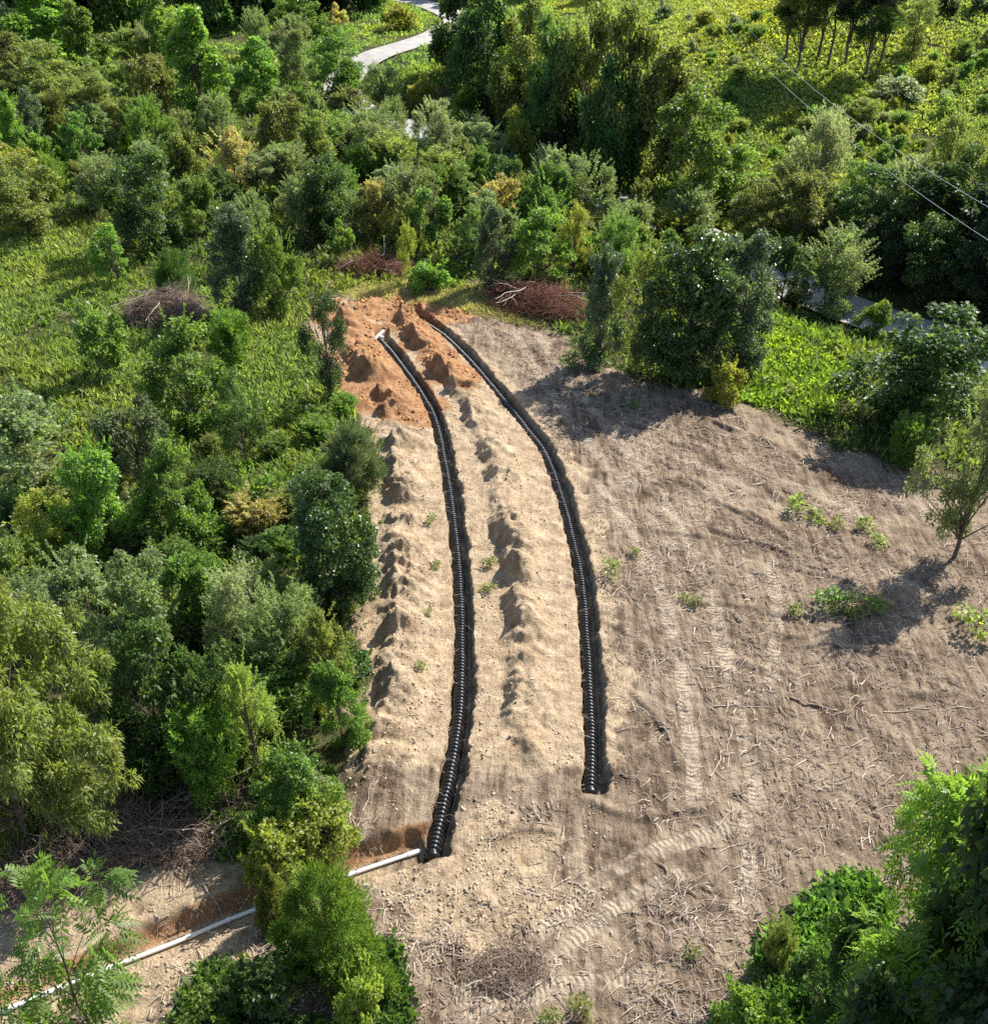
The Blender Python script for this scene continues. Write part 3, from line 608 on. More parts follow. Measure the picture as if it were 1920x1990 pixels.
# ---------------------------------------------------------------- trees one can tell apart: (kind, x, foot y, top y, width, colour, label) in photo pixels
TREES = [
 # upper left wood
 ('poplar',98,135,-40,135,'B','broad bright green tree at the upper left, left of a darker crown'),
 ('poplar',178,150,5,90,'G','mid green tree at the upper left with a pale pinkish sprig at its left edge'),
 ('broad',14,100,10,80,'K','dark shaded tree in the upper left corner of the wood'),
 ('poplar',328,160,-8,78,'B','tall narrow bright tree in front of dark forest, left of the tallest one'),
 ('poplar',405,255,20,116,'B','tallest bright green columnar tree of the left wood'),
 ('silver',291,150,44,30,'V','thin greyish spire of a tree beside the tall narrow bright one'),
 ('locust',252,150,56,66,'A','small olive tree with a pointed top below the dark forest gap'),
 ('locust',108,245,82,116,'A','wide olive feathery tree in the middle of the upper left wood'),
 ('locust',196,270,132,112,'A','olive feathery tree sloping down to a yellow green tip'),
 ('lush',312,240,108,100,'O','tawny olive rounded tree left of the tallest columnar tree'),
 ('locust',30,185,66,95,'O','olive tree at the left edge under the dark corner tree'),
 ('lush',30,320,180,80,'B','bright green rounded tree at the left edge above the yellow green one'),
 ('pear',82,300,172,52,'W','blue grey slender tree near the left edge of the wood'),
 ('lush',164,335,222,92,'G','mid green tree between the blue grey one and the small cedars'),
 ('cedar',258,322,250,58,'C','small dark green cedar in the middle of the left wood'),
 ('cedar',130,348,286,48,'C','small bright cedar cone by the yellow green tree at left'),
 ('silver',302,330,192,90,'G','pointed grey green tree above the dark maple'),
 ('silver',428,285,184,80,'S','grey green tree at the foot of the tallest columnar tree'),
 ('silver',362,300,214,60,'S','small grey green tree right of the pointed one'),
 ('lush',462,385,252,108,'T','tan yellow tree turning colour in the middle of the wood'),
 ('lush',30,400,290,110,'Y','yellow green spreading tree at the left edge above the mown field'),
 ('broad',60,462,300,165,'O','large spreading tree with dark underside at the left edge of the grass'),
 ('broad',308,492,300,150,'D','dark round maple above the small bright sapling'),
 ('silver',215,412,302,100,'S','pale grey green bush tree left of the dark maple'),
 ('lush',395,455,345,95,'G','mid green tree right of the dark maple'),
 ('lush',440,420,325,80,'D','dark small tree under the tan yellow one'),
 ('poplar',518,215,74,95,'B','bright green tree right of the tallest columnar tree'),
 ('silver',504,115,18,58,'S','grey green tree standing before the dark forest at the top'),
 ('broad',590,75,-15,112,'G','rounded tree at the top edge right of the dark forest gap'),
 ('silver',582,155,34,95,'S','grey green tree left of the road-side round tree'),
 ('broad',662,205,62,132,'G','broad round tree just left of the pale lane'),
 ('sapling',655,80,8,42,'T','rusty yellow spindly sapling by the verge at the top'),
 ('shrub',775,60,8,74,'Y','round yellow green bush on the verge between two lane bends'),
 ('roadside',905,150,-70,130,'D','dark tree right of the lane at the top of the picture'),
 ('silver',748,215,122,80,'S','grey green tree just below the lane bend'),
 ('lush',685,262,170,92,'O','olive tree below the round tree by the lane'),
 ('silver',728,350,206,120,'S','big silvery tree in the centre of the wood'),
 ('silver',768,285,190,55,'S','slim silvery tree behind the big silvery one'),
 ('silver',846,325,196,90,'V','pale silvery tree right of a dark gap in the wood'),
 ('spiky',908,265,168,70,'B','yellow green tree with upright shoots behind the pale silvery tree'),
 ('silver',920,330,222,88,'W','dark grey green tree right of the pale silvery tree'),
 ('spiky',822,205,146,55,'Y','yellow green fronds rising from the shade by the lane'),
 ('lush',560,312,190,95,'O','olive tree right of the bright one in mid wood'),
 ('lush',622,345,222,90,'A','olive yellow tree left of the big silvery one'),
 ('feather',560,345,280,58,'B','small bright feathery shrub beside the tan yellow tree'),
 ('silver',968,350,272,72,'V','pale grey shrub tree left of the yellow spiky one'),
 ('roadside',940,250,-10,125,'D','dark roadside tree nearest the lane, left end of the dark row'),
 ('roadside',1018,290,-10,120,'O','olive topped tree of the dark roadside row, second from the lane'),
 ('spiky',1062,330,45,130,'D','dark tree with upright spiky shoots in the roadside row'),
 ('roadside',1135,340,0,140,'A','olive green tall tree in the middle of the roadside row'),
 ('roadside',1205,370,18,140,'A','olive tree of the roadside row in front of the utility pole'),
 ('roadside',1292,360,95,135,'O','brownish olive tree at the right end of the roadside row'),
 ('roadside',1185,385,120,120,'D','dark lower tree in front of the roadside row'),
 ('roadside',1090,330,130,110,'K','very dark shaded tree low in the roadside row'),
 ('broad',1340,420,182,170,'G','leafy green tree with yellow tips beside the big hillside shadow'),
 ('lush',1420,390,282,105,'B','bright lime green low tree right of the leafy green tree'),
 ('spiky',1010,350,212,80,'Y','yellow green tree with stiff upright shoots in front of the dark row'),
 ('silver',1062,400,286,72,'V','grey green tree right of the yellow spiky one'),
 ('silver',1138,438,304,112,'S','feathery pale green tree with arching wands at the edge of the dark gap'),
 ('lush',1062,450,318,98,'G','mid green tree below the grey green one'),
 ('lush',965,432,345,84,'T','golden brown small tree in mid wood'),
 ('silver',1335,470,362,112,'S','pale grey green tree with bare wands above the pear trees'),
 ('feather',1320,475,408,105,'Y','low yellow green shrub in front of the pale grey tree with bare wands'),
 ('lush',1240,462,352,58,'O','dark olive shrub tree in the gap right of the feathery one'),
 ('lush',1040,550,408,130,'B','bright green tree behind the red brown brush pile'),
 ('slim',1112,535,394,74,'Y','yellow green sapling right of the red brown brush pile'),
 ('silver',1195,515,404,64,'S','grey green small tree behind the slim dark pear'),
 ('pear',956,562,400,70,'W','slate green slender tree left of the red brown brush pile'),
 ('pear',1164,712,486,84,'W','slim dark pear tree with shiny white leaves on its right edge'),
 ('pear',1325,735,452,185,'D','large dark green pear tree of the clump beside the clearing'),
 ('pear',1420,722,456,138,'W','dark pear tree with silver shining right side, rightmost of the clump'),
 ('slim',1240,720,478,104,'A','lighter green tree between the two dark pears at the clearing'),
 ('shrub',1410,778,698,72,'Y','bright yellow green bush at the foot of the pear clump'),
 ('silver',1580,420,216,112,'V','tall grey tree on the right below the wires'),
 ('locust',1532,500,332,118,'O','brown olive tree right of centre behind the grey willow bush'),
 ('locust',1452,492,350,94,'O','smaller brown olive tree left of the other brown olive one'),
 ('silver',1732,490,312,104,'V','tall greyish tan tree under the wires at the right'),
 ('silver',1610,610,448,150,'S','large silvery willow bush with spraying tips by the shaded lane'),
 ('lush',1515,600,465,96,'D','dark green bush between the pears and the silvery willow bush'),
 ('locust',1650,470,320,92,'G','green drooping tree between the two tall grey trees'),
 ('slim',1812,470,220,118,'A','tall thin leaved tree at the right that the wires cross'),
 ('slim',1888,500,215,110,'A','tall light tree at the right edge under the wires'),
 ('broad',1790,590,420,140,'D','dark tree over the shaded lane at the right'),
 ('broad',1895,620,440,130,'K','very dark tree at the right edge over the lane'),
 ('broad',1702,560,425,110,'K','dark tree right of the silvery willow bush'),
 # pines on the hill
 ('pine',1523,122,-130,110,'D','pine with a bare trunk, leftmost of the hilltop stand'),
 ('pine',1548,140,-110,100,'O','pine with a thin trunk, second from the left in the hilltop stand'),
 ('pine',1588,118,-150,110,'D','pine at the back of the hilltop stand, left of the thick leaning trunk'),
 ('pine',1608,134,-120,100,'O','pine just left of the thick leaning trunk in the hilltop stand'),
 ('pine',1640,130,-160,120,'K','pine with the thickest dark leaning trunk of the hilltop stand'),
 ('pine',1680,152,-90,104,'D','pine with low dark crown right of the thickest trunk'),
 ('pine',1708,130,-90,100,'K','pine with low dark crown, rightmost of the hilltop stand'),
 ('slim',1772,105,-10,78,'A','thin light tree right of the pines on the hill'),
 ('shrub',1836,25,-22,50,'K','dark bush at the top edge of the hill, left of another'),
 ('shrub',1896,22,-25,52,'K','dark bush at the top right corner of the hill'),
 ('shrub',1742,188,150,96,'V','whitish grey bramble patch on the hill below the pines'),
 ('shrub',1630,240,205,50,'V','pale small bush under the wires at the foot of the shadow'),
 ('feather',1672,250,192,66,'A','olive green bush beside the wires at the edge of the hillside shadow'),
 ('shrub',1345,105,72,26,'V','small pale green bush alone on the bright slope'),
 ('shrub',1290,40,10,34,'W','grey bush at the foot of the utility pole'),
 # middle left
 ('sapling',232,556,438,74,'B','small bright sapling on the mown grass below the dark maple'),
 ('dome',345,588,488,92,'D','dark bushy cedar behind the round brown brush pile'),
 ('pear',474,612,402,96,'W','dark oval tree at the back of the mown strip'),
 ('lush',548,612,446,92,'G','lighter green tree right of the dark oval one at the mown strip'),
 ('broad',632,468,312,116,'D','dark green tree left of the golden one in mid wood'),
 ('lush',732,462,352,80,'T','golden yellow small tree with a dark brown skirt'),
 ('silver',795,455,320,105,'S','grey green tree right of the golden yellow one'),
 ('sapling',850,494,352,92,'G','pale sapling on two thin bare trunks behind the clearing'),
 ('sapling',662,510,430,52,'B','small vivid green sapling at the back of the dark red brush pile'),
 ('slim',795,552,432,46,'Y','thin yellow green sapling right of the dark red brush pile'),
 ('shrub',838,562,508,84,'B','low bright bush at the back edge of the clearing'),
 ('silver',588,472,348,84,'S','grey green tree with upright sprigs left of the dark green one'),
 ('silver',505,520,380,80,'S','grey shrub tree behind the two trees of the mown strip'),
 ('sapling',200,730,590,104,'G','light green sapling standing in tall grass at the left'),
 ('lush',372,842,626,178,'G','leafy round young tree in front of the round brush pile'),
 ('feather',455,712,604,72,'C','bright green feathery bush right of the round brush pile'),
 ('slim',482,900,722,92,'D','dark ragged young tree right of the leafy round young tree'),
 ('slim',645,782,572,92,'K','dark sapling alone against the orange clay'),
 ('lush',82,970,778,200,'S','wide grey green tree at the left edge below the grass'),
 ('lush',292,990,784,140,'W','grey green tree left of the dark ragged young tree'),
 ('dome',690,968,822,132,'W','dark feathery bush against the pale bank'),
 ('lush',222,1090,876,162,'B','bright green rounded tree in the left thicket'),
 ('broad',112,1110,958,140,'Y','yellow leaved tree in front of the bright rounded one'),
 ('lush',352,1062,862,124,'G','mid green tree right of the bright rounded one'),
 ('pear',645,1180,930,178,'D','glossy dark round tree beside the sandy bank'),
 ('feather',505,1040,960,104,'T','dry tan bush left of the glossy dark round tree'),
 ('walnut',62,1650,1085,440,'A','very large yellow olive tree filling the lower left edge'),
 ('feather',62,1180,1052,120,'A','feathery yellow shrub above the very large olive tree'),
 ('lush',190,1270,1068,150,'S','silvery shrub tree right of the feathery yellow one'),
 ('lush',300,1300,1100,160,'S','grey green shrub tree in the middle of the left thicket'),
 ('lush',405,1250,1085,140,'G','mid green shrub tree in the left thicket under the brown bush'),
 ('silver',485,1290,1105,140,'V','white flecked shrub in the left thicket'),
 ('silver',568,1350,1150,150,'S','grey shrub left of the sandy bank in mid thicket'),
 ('lush',645,1370,1185,120,'O','olive shrub at the bank edge below the glossy dark tree'),
 ('lush',668,1450,1290,110,'G','green shrub spilling on the sandy bank'),
 ('broad',330,1500,1225,190,'D','dark green tree right of the very large olive one'),
 ('lush',440,1500,1270,140,'D','dark tree behind the bright yellow green sapling'),
 ('slim',512,1540,1296,126,'L','bright yellow green tall sapling near the white pipe'),
 ('feather',425,1560,1385,112,'B','feathery green cedar like shrub left of the yellow green sapling'),
 ('lush',585,1600,1460,150,'G','green bush right of the yellow green sapling'),
 ('shrub',640,1650,1560,130,'L','lime green bush beside the near end of the trench'),
 ('shrub',545,1690,1600,150,'L','lime green bush hanging over the white pipe trench'),
 ('feather',330,1540,1440,130,'D','dark shrub behind the tangle of dead vines'),
 ('dome',655,1895,1700,215,'C','bright green bushy cedar in the bottom foreground'),
 ('cedar',540,1790,1690,70,'O','dull olive cedar behind the bright bushy one'),
 ('spray',185,2030,1735,320,'G','sparse sapling with long leaves before the white pipe, lower left corner'),
 ('shrub',520,1995,1880,150,'D','dark low bush left of the bright bushy cedar'),
 ('shrub',710,1990,1890,100,'L','lime green low bush right of the bright bushy cedar foot'),
 ('shrub',420,2020,1935,130,'G','low green bush on the bottom edge left of the cedar'),
 ('pinnate',1850,2120,1385,600,'B','huge dark tree with bright green feathery top, lower right corner'),
 ('roadside',1745,2260,1545,430,'K','dark tree added as the shaded near side of the huge feathery one, lower right corner'),  # added dark crown: its colour stands in for shade on the huge tree
 ('feather',1502,1880,1795,66,'A','olive tinted small shrub left of the huge corner tree'),
 ('shrub',1450,2010,1930,160,'B','bright green low bush on the bottom edge left of the huge tree'),
 ('lush',1600,2000,1790,160,'D','thin dark bush at the left foot of the huge corner tree'),
 ('broad',1770,835,612,262,'D','big rounded dark bush tree with yellow green top, right of the bright weeds'),
 ('fuller',1852,1085,752,190,'S','light leafy sapling with a bare trunk at the right edge of the clearing'),
 ('feather',1752,905,812,64,'G','small green shrub between the rounded bush tree and the leafy sapling'),
 ('shrub',1692,662,588,66,'G','green bush on the lane side behind the rounded bush tree'),
]
for k, a, b, c, w, col, lab in TREES: plant(k, a, b, c, w, col, lab)

# ---------------------------------------------------------------- undergrowth shrubs between them, and the far forest wall
def free(x, y, r):
    return all((x - a) ** 2 + (y - b) ** 2 > (r + .18 * w) ** 2 for a, b, w in PLACED)
def fill(poly_px, n, kinds, cols, hr, label, group, r=.8, tries=60):
    po = np.array(poly_px, float); k = 0; wp = None
    for q in range(n * tries):
        if k >= n: break
        px, py = rng.uniform(po[:, 0].min(), po[:, 0].max()), rng.uniform(po[:, 1].min(), po[:, 1].max())
        if inside_sd(np.array([px]), np.array([py]), po)[0] < 0: continue
        p = hit(px, py); x, y = p[0], p[1]
        if inside_sd(np.array([x]), np.array([y]), BARE)[0] > -.4: continue
        if float(road_dist(x, y)) < 3.6: continue
        if not free(x, y, r): continue
        H = rng.uniform(*hr); stand(str(rng.choice(kinds)), x, y, H, H * rng.uniform(1.0, 1.35) if hr[1] < 3 else H * rng.uniform(.65, .95), str(rng.choice(list(cols))), label, group); k += 1
fill([(-20,160),(480,200),(760,200),(1000,330),(1250,420),(1500,440),(1480,560),(1240,560),(1000,540),(700,470),(440,440),(120,440),(-20,430)], 70, ['silver','lush','lush','shrub','feather','locust'], 'GGSSOADB', (2.0, 4.4), 'leafy green shrub tree packed among the others of the wood behind the clearing', 'shrub trees filling the wood behind the clearing', .9)
fill([(-20,1000),(420,930),(640,960),(690,1250),(640,1480),(640,1640),(300,1560),(250,1300),(-20,1250)], 34, ['lush','shrub','feather','silver'], 'GGDSOA', (1.3, 2.6), 'leafy green shrub packed into the thicket left of the sandy bank', 'shrubs filling the thicket left of the bank', .6)
fill([(300,800),(700,800),(700,940),(500,1010),(380,960)], 9, ['shrub','feather'], 'GBA', (.8, 1.4), 'low green weed bush left of the sandy bank', 'weed bushes left of the bank', .7)
fill([(1180,480),(1480,480),(1500,580),(1480,700),(1180,640)], 10, ['lush','shrub','feather'], 'GOAY', (1.4, 3.0), 'leafy shrub packed behind the pear trees', 'shrubs behind the pear trees', .7)
fill([(1440,400),(1930,400),(1930,500),(1640,500),(1440,500)], 14, ['locust','lush','silver'], 'GAOS', (2.4, 4.2), 'shaded tree on the bank above the dark lane at the right', 'trees on the bank above the shaded lane', 1.1)
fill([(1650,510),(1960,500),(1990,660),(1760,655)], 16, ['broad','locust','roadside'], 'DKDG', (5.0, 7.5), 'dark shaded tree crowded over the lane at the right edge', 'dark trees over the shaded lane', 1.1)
fill([(900,150),(1180,240),(1300,330),(1300,400),(1040,310),(920,200)], 12, ['roadside','broad'], 'DKDG', (5.0, 8.0), 'dark tree crowded in the shaded roadside row', 'trees crowded in the roadside row', 1.6)
fill([(1300,40),(1480,30),(1450,180),(1380,330),(1920,60),(1930,330),(1500,330)], 70, ['shrub','shrub','feather'], 'ABYVGL', (.7, 1.7), 'rough green bush on the sunny hillside', 'bushes on the sunny hillside', 1.3)
fill([(-40,-60),(480,-60),(560,40),(620,20),(300,100),(60,60)], 26, ['forest'], 'DDKG', (10, 15), 'tall dark forest tree behind the left wood', 'far forest behind the left wood', 3.0)
fill([(560,-60),(780,-62),(720,22),(640,40)], 8, ['forest'], 'KD', (10, 14), 'tall dark forest tree left of the far lane bend', 'far forest by the lane bend', 2.6)
fill([(900,-70),(1290,-75),(1260,-20),(930,10)], 12, ['forest'], 'DGK', (11, 15), 'tall forest tree beyond the hillside at the top', 'far forest beyond the hillside', 3.0)

# small green sprouts on the bare ground
for px, py, w, c in [(1545,998,58,'L'),(1585,1010,44,'L'),(1625,1025,40,'A'),(1675,1030,44,'L'),(1700,1055,40,'L'),(1188,1115,52,'A'),(1235,1080,28,'A'),(1352,1178,36,'A'),(1330,1168,30,'A'),(1615,1180,70,'G'),(1650,1185,60,'G'),(1690,1195,60,'G'),(1540,1195,40,'A'),(1232,790,26,'B'),(1890,1232,90,'L'),(955,1100,34,'A'),(952,1150,34,'A'),(838,1018,30,'A'),(850,1108,28,'A'),(835,1208,26,'A'),(1130,1975,70,'A'),(1075,1985,50,'A'),(1350,1860,40,'A'),(1460,1900,50,'G'),(820,1310,26,'A'),(1700,1180,44,'A'),(1500,750,40,'A'),(1535,770,40,'A'),(1605,765,36,'O'),(1150,700,70,'G'),(1110,712,50,'G')]:
    p = hit(px, py); s = FPX / depth(p); w0 = w / s * 1.1
    stand('sprout', p[0], p[1], max(.18, w0 * .55), w0, c, 'small green sprout growing on the bare soil of the clearing', 'green sprouts on the bare soil', z=hz(p[0], p[1]) - .02)

# ---------------------------------------------------------------- grass and weeds nobody could count
def tufts(name, x, y, n, L, W, col, label, up=1.0, spread=.16, h=None, tilt=.55, mat=GRASS):
    z = np.where(y < 71, 0, 0) + (height(x, y) if (y < 71).any() else macro(x, y)); m = len(x)
    P = np.repeat(np.stack([x, y, z], 1), n, 0); k = len(P)
    P = P + np.concatenate([rng.normal(0, spread, (k, 2)), np.full((k, 1), -.02)], 1)
    D = unit(np.concatenate([rng.normal(0, tilt, (k, 2)), np.full((k, 1), up)], 1))
    sc = np.repeat(.6 + .8 * rng.random(m), n) * (.7 + .6 * rng.random(k)); P[:, 2] += rng.random(k) * L * sc * .55 * (0 if W < .05 else 1)
    V = leaf_quads(P, D, rng.normal(size=(k, 3)) + np.array([0, -.2, .9]), L * sc, W * sc)
    v = np.clip(np.repeat(.5 + rng.normal(0, .13, m), n) + rng.normal(0, .14, k), 0, 1.2); hh = np.repeat(h if h is not None else np.zeros(m), n)
    o = obj(name, leaves_mesh(name, V, v, hh), mat); o.color = (*col, 1); return tag(o, label, None, kind='stuff')
def scatter(n, poly=None, box=None, noise_sc=.25, thr=-.1, seed=3, off_road=True, outside_bare=True):
    if poly is not None: lo, hi = poly.min(0), poly.max(0)
    else: lo, hi = np.array(box[:2]), np.array(box[2:])
    x = rng.uniform(lo[0], hi[0], n); y = rng.uniform(lo[1], hi[1], n); k = np.ones(n, bool)
    if poly is not None: k &= inside_sd(x, y, poly) > 0
    if outside_bare: k &= inside_sd(x, y, BARE) + .6 * fbm(x * 1.2, y * 1.2, 2, 9) < -.15
    if off_road: k &= road_dist(x, y) > 2.5
    k &= vnoise(x * noise_sc, y * noise_sc, seed) + .5 * vnoise(x * noise_sc * 4, y * noise_sc * 4, seed + 1) > thr
    u, v = project(np.stack([x, y, np.zeros_like(x)], 1)); k &= (u > -260) & (u < 2180) & (y > 8)
    return x[k], y[k]
FIELD = poly_world([(-300,430),(0,440),(140,455),(220,500),(420,560),(600,600),(645,700),(690,800),(640,900),(480,960),(300,860),(100,840),(-300,900)])
x, y = scatter(16000, FIELD, noise_sc=.2, thr=-.55); hh = np.clip(.25 + .9 * fbm(x * .16, y * .16, 3, 61), 0, 1)
tufts("grass", x, y, 11, .32, .050, (.220, .280, .105), "rough sunlit grass of the field at the left", h=hh, tilt=.6)
x, y = scatter(6500, FIELD, noise_sc=.35, thr=.05, seed=8)
tufts("tall_weeds", x, y, 12, .26, .11, (.150, .235, .055), "leafy weeds standing in the left field", h=np.clip(.2 + .8 * fbm(x * .3, y * .3, 2, 71), 0, 1), tilt=.8, spread=.2)
WR = poly_world([(1420,590),(1500,590),(1640,640),(1670,720),(1600,800),(1500,800),(1400,765)])
x, y = scatter(2600, WR, noise_sc=.6, thr=-.6, seed=12)
tufts("bright_weeds", x, y, 13, .22, .12, (.215, .315, .050), "bright low weeds between the pears and the rounded bush", h=np.clip(.2 + .8 * fbm(x * .5, y * .5, 2, 73), 0, 1), tilt=1.0, spread=.2)
x, y = scatter(52000, None, (4, 66, 82, 170), noise_sc=.12, thr=-.75, seed=15); k = (x > 6 - (y - 80) * .02); x, y = x[k], y[k]; hh = np.clip(.25 + 1.3 * fbm(x * .07, y * .07, 3, 62) + .5 * np.exp(-((x - 26) / 9) ** 2 - ((y - 122) / 16) ** 2), 0, 1)
tufts("hillside_weeds", x, y, 13, .27, .15, (.235, .285, .085), "tall weeds and bramble over the sunny hillside", h=hh, tilt=1.1, spread=.35)
x, y = scatter(26000, None, (-62, 24, 34, 120), noise_sc=.22, thr=-.6, seed=21)
tufts("undergrowth", x, y, 10, .36, .12, (.120, .170, .048), "weedy undergrowth below the trees", h=np.clip(.3 + fbm(x * .2, y * .2, 3, 63), 0, 1), tilt=.8, spread=.3)
x, y = scatter(9000, None, (-70, 112, 8, 178), noise_sc=.2, thr=-.6, seed=25)
tufts("verge_grass", x, y, 12, .36, .13, (.200, .290, .090), "long sunlit grass beside the lane at the top", h=np.clip(.3 + fbm(x * .2, y * .2, 3, 64), 0, 1), tilt=.7, spread=.35)
x, y = scatter(9000, poly_world([(640,550),(760,540),(1020,565),(1060,640),(830,590),(690,585)]), noise_sc=.8, thr=-.3, seed=28, outside_bare=False)
tufts("dry_grass", x, y, 7, .22, .03, (.36, .35, .19), "short dry grass behind the orange clay", h=np.full(len(x), .2), tilt=.9)
x, y = scatter(4200, poly_world([(400,1500),(700,1500),(680,1660),(500,1680),(300,1600)]), noise_sc=.8, thr=-.2, seed=31)
tufts("trench_weeds", x, y, 9, .20, .10, (.125, .205, .048), "leafy ground cover at the white pipe trench", tilt=.9)
x, y = scatter(3600, poly_world([(400,1900),(560,1820),(770,1850),(790,2080),(300,2080)]), noise_sc=.8, thr=-.25, seed=33, outside_bare=False)
tufts("corner_weeds", x, y, 10, .20, .11, (.095, .175, .045), "leafy weeds around the bushy cedar", tilt=.9)
x, y = scatter(5200, poly_world([(1400,1960),(1520,1800),(1640,1700),(2000,1800),(2000,2200),(1300,2200)]), noise_sc=.9, thr=-.1, seed=35, outside_bare=False)
tufts("corner_ground_cover", x, y, 10, .22, .12, (.13, .215, .05), "leafy ground cover under the huge corner tree", tilt=.9)
# ---------------------------------------------------------------- brush piles, sticks, litter, clods
def twig_path(r, p, d, ln, curl, m=6, up=0):
    s = np.linspace(0, 1, m); q = np.cumsum(np.r_[[0], np.full(m - 1, 1 / (m - 1))] * 0 + 0)  # unused ramp keeps the shape code simple
    P = [np.array(p, float)]; dv = np.array(d, float)
    for k in range(m - 1):
        dv = unit(dv + r.normal(0, curl, 3) + np.array([0, 0, up])); P.append(P[-1] + dv * ln / (m - 1))
    return np.array(P)
def brush_pile(px, py, W, D, H, n, mat, label, limbs=8, seed=1, rot=0.0, name="brush_pile", limb_mat=None, th=.013):
    r = np.random.default_rng(seed); p = hit(px, py); z0 = hz(p[0], p[1])
    root = bpy.data.objects.new(name, None); COL.objects.link(root); root.location = (p[0], p[1], z0); root.rotation_euler = (0, 0, rot); tag(root, label, "brush pile")
    B = Bag()
    for k in range(n):
        a = r.random() * 6.283; q = math.sqrt(r.random()); x, y = math.cos(a) * q, math.sin(a) * q; top = H * math.sqrt(max(0, 1 - q * q * .95)) * (.75 + .35 * math.sin(a * 3 + seed))
        z = top * r.random() ** .45; d = np.array([-math.sin(a), math.cos(a), 0]) * r.choice((-1, 1)) + np.array([math.cos(a), math.sin(a), -.2]) * r.normal(0, .7) + np.array([0, 0, r.normal(.05, .35)])
        B.tube(twig_path(r, (x * W / 2, y * D / 2, z), d, (.35 + 1.0 * r.random()) * min(W, 4) * .3, .28), th * (.6 + .8 * r.random()) * np.linspace(1, .45, 6), 3, r.random())
    obj("twig_tangle", B.mesh("twig_tangle"), mat, root)
    for k in range(limbs):
        a = r.random() * 6.283; B = Bag(); st = np.array([math.cos(a) * W * .18, math.sin(a) * D * .2, H * (.55 + .4 * r.random())]); d = np.array([math.cos(a + .6) * W, math.sin(a + .6) * D, -.25 * H])
        P = twig_path(r, st, unit(d), W * (.28 + .22 * r.random()), .16, 7); P[:, 2] = np.maximum(P[:, 2], .03); B.tube(P, .035 * np.linspace(1, .4, 7), 5, .8)
        for s in (3, 4, 5): B.tube(twig_path(r, P[s], unit(d) + r.normal(0, .6, 3), W * .12, .2, 5), .016 * np.linspace(1, .4, 5), 3, .8)
        obj("bare_limb", B.mesh("bare_limb"), limb_mat or PALEWOOD, root)
    return root
brush_pile(330, 622, 4.6, 3.0, 1.75, 2600, DEAD, "round brown pile of dead brush on the grass", 9, 3)
brush_pile(725, 528, 4.4, 2.4, 1.0, 1300, REDDEAD, "dark red low brush pile at the back of the clearing", 5, 4)
brush_pile(1050, 602, 6.4, 3.0, 1.5, 2300, REDDEAD, "long red brown brush pile left of the slim pear", 6, 5, R(-28))
brush_pile(300, 1612, 6.0, 2.6, .85, 2600, DEAD, "wide tangle of dead vines above the white pipe trench", 4, 6, R(12), "vine_tangle", th=.011)
brush_pile(110, 1705, 3.6, 1.8, .7, 1200, DEAD, "smaller tangle of dead vines near the left edge", 2, 7, R(15), "vine_tangle", th=.011)
brush_pile(985, 1885, 1.9, 1.2, .30, 520, DEAD, "small heap of dark roots on the near cleared ground", 2, 8, .2, "root_heap", th=.009)
brush_pile(470, 605, 1.8, 1.0, .6, 400, DEAD, "little dark heap of brush under the dark oval tree", 2, 9)
brush_pile(390, 1650, 2.2, 1.2, .5, 500, DEAD, "heap of dry roots behind the lime green bushes", 2, 10, .2, "root_heap", th=.01)

def stick(x0, y0, x1, y1, r0, label, mat=PALEWOOD, seed=0, forks=3, lift=.04, name="fallen_branch"):
    r = np.random.default_rng(seed + 900); a = hit(x0, y0); b = hit(x1, y1); a[2] = hz(a[0], a[1]) + lift; b[2] = hz(b[0], b[1]) + lift
    s = np.linspace(0, 1, 9)[:, None]; ln = np.linalg.norm(b - a); P = a * (1 - s) + b * s + r.normal(0, .03 * ln, (9, 3)) * np.array([1, 1, 0]) * np.sin(s * math.pi)
    P[:, 2] = height(P[:, 0], P[:, 1]) + r0 * .7 + lift * .3; o = P[0].copy(); B = Bag(); B.tube(P - o, r0 * np.linspace(1, .4, 9), 6, .7)
    root = obj(name, B.mesh(name, True), mat); root.location = o; tag(root, label, "branch")
    for k in range(forks):
        i = 3 + k % 5; d = unit(P[i + 1] - P[i]) + r.normal(0, .5, 3) * np.array([1, 1, .25]); Q = twig_path(r, P[i] - o, d, ln * (.18 + .2 * r.random()), .14, 6)
        B = Bag(); B.tube(Q, r0 * .45 * np.linspace(1, .4, 6), 4, .8); obj("side_twig", B.mesh("side_twig"), mat, root)
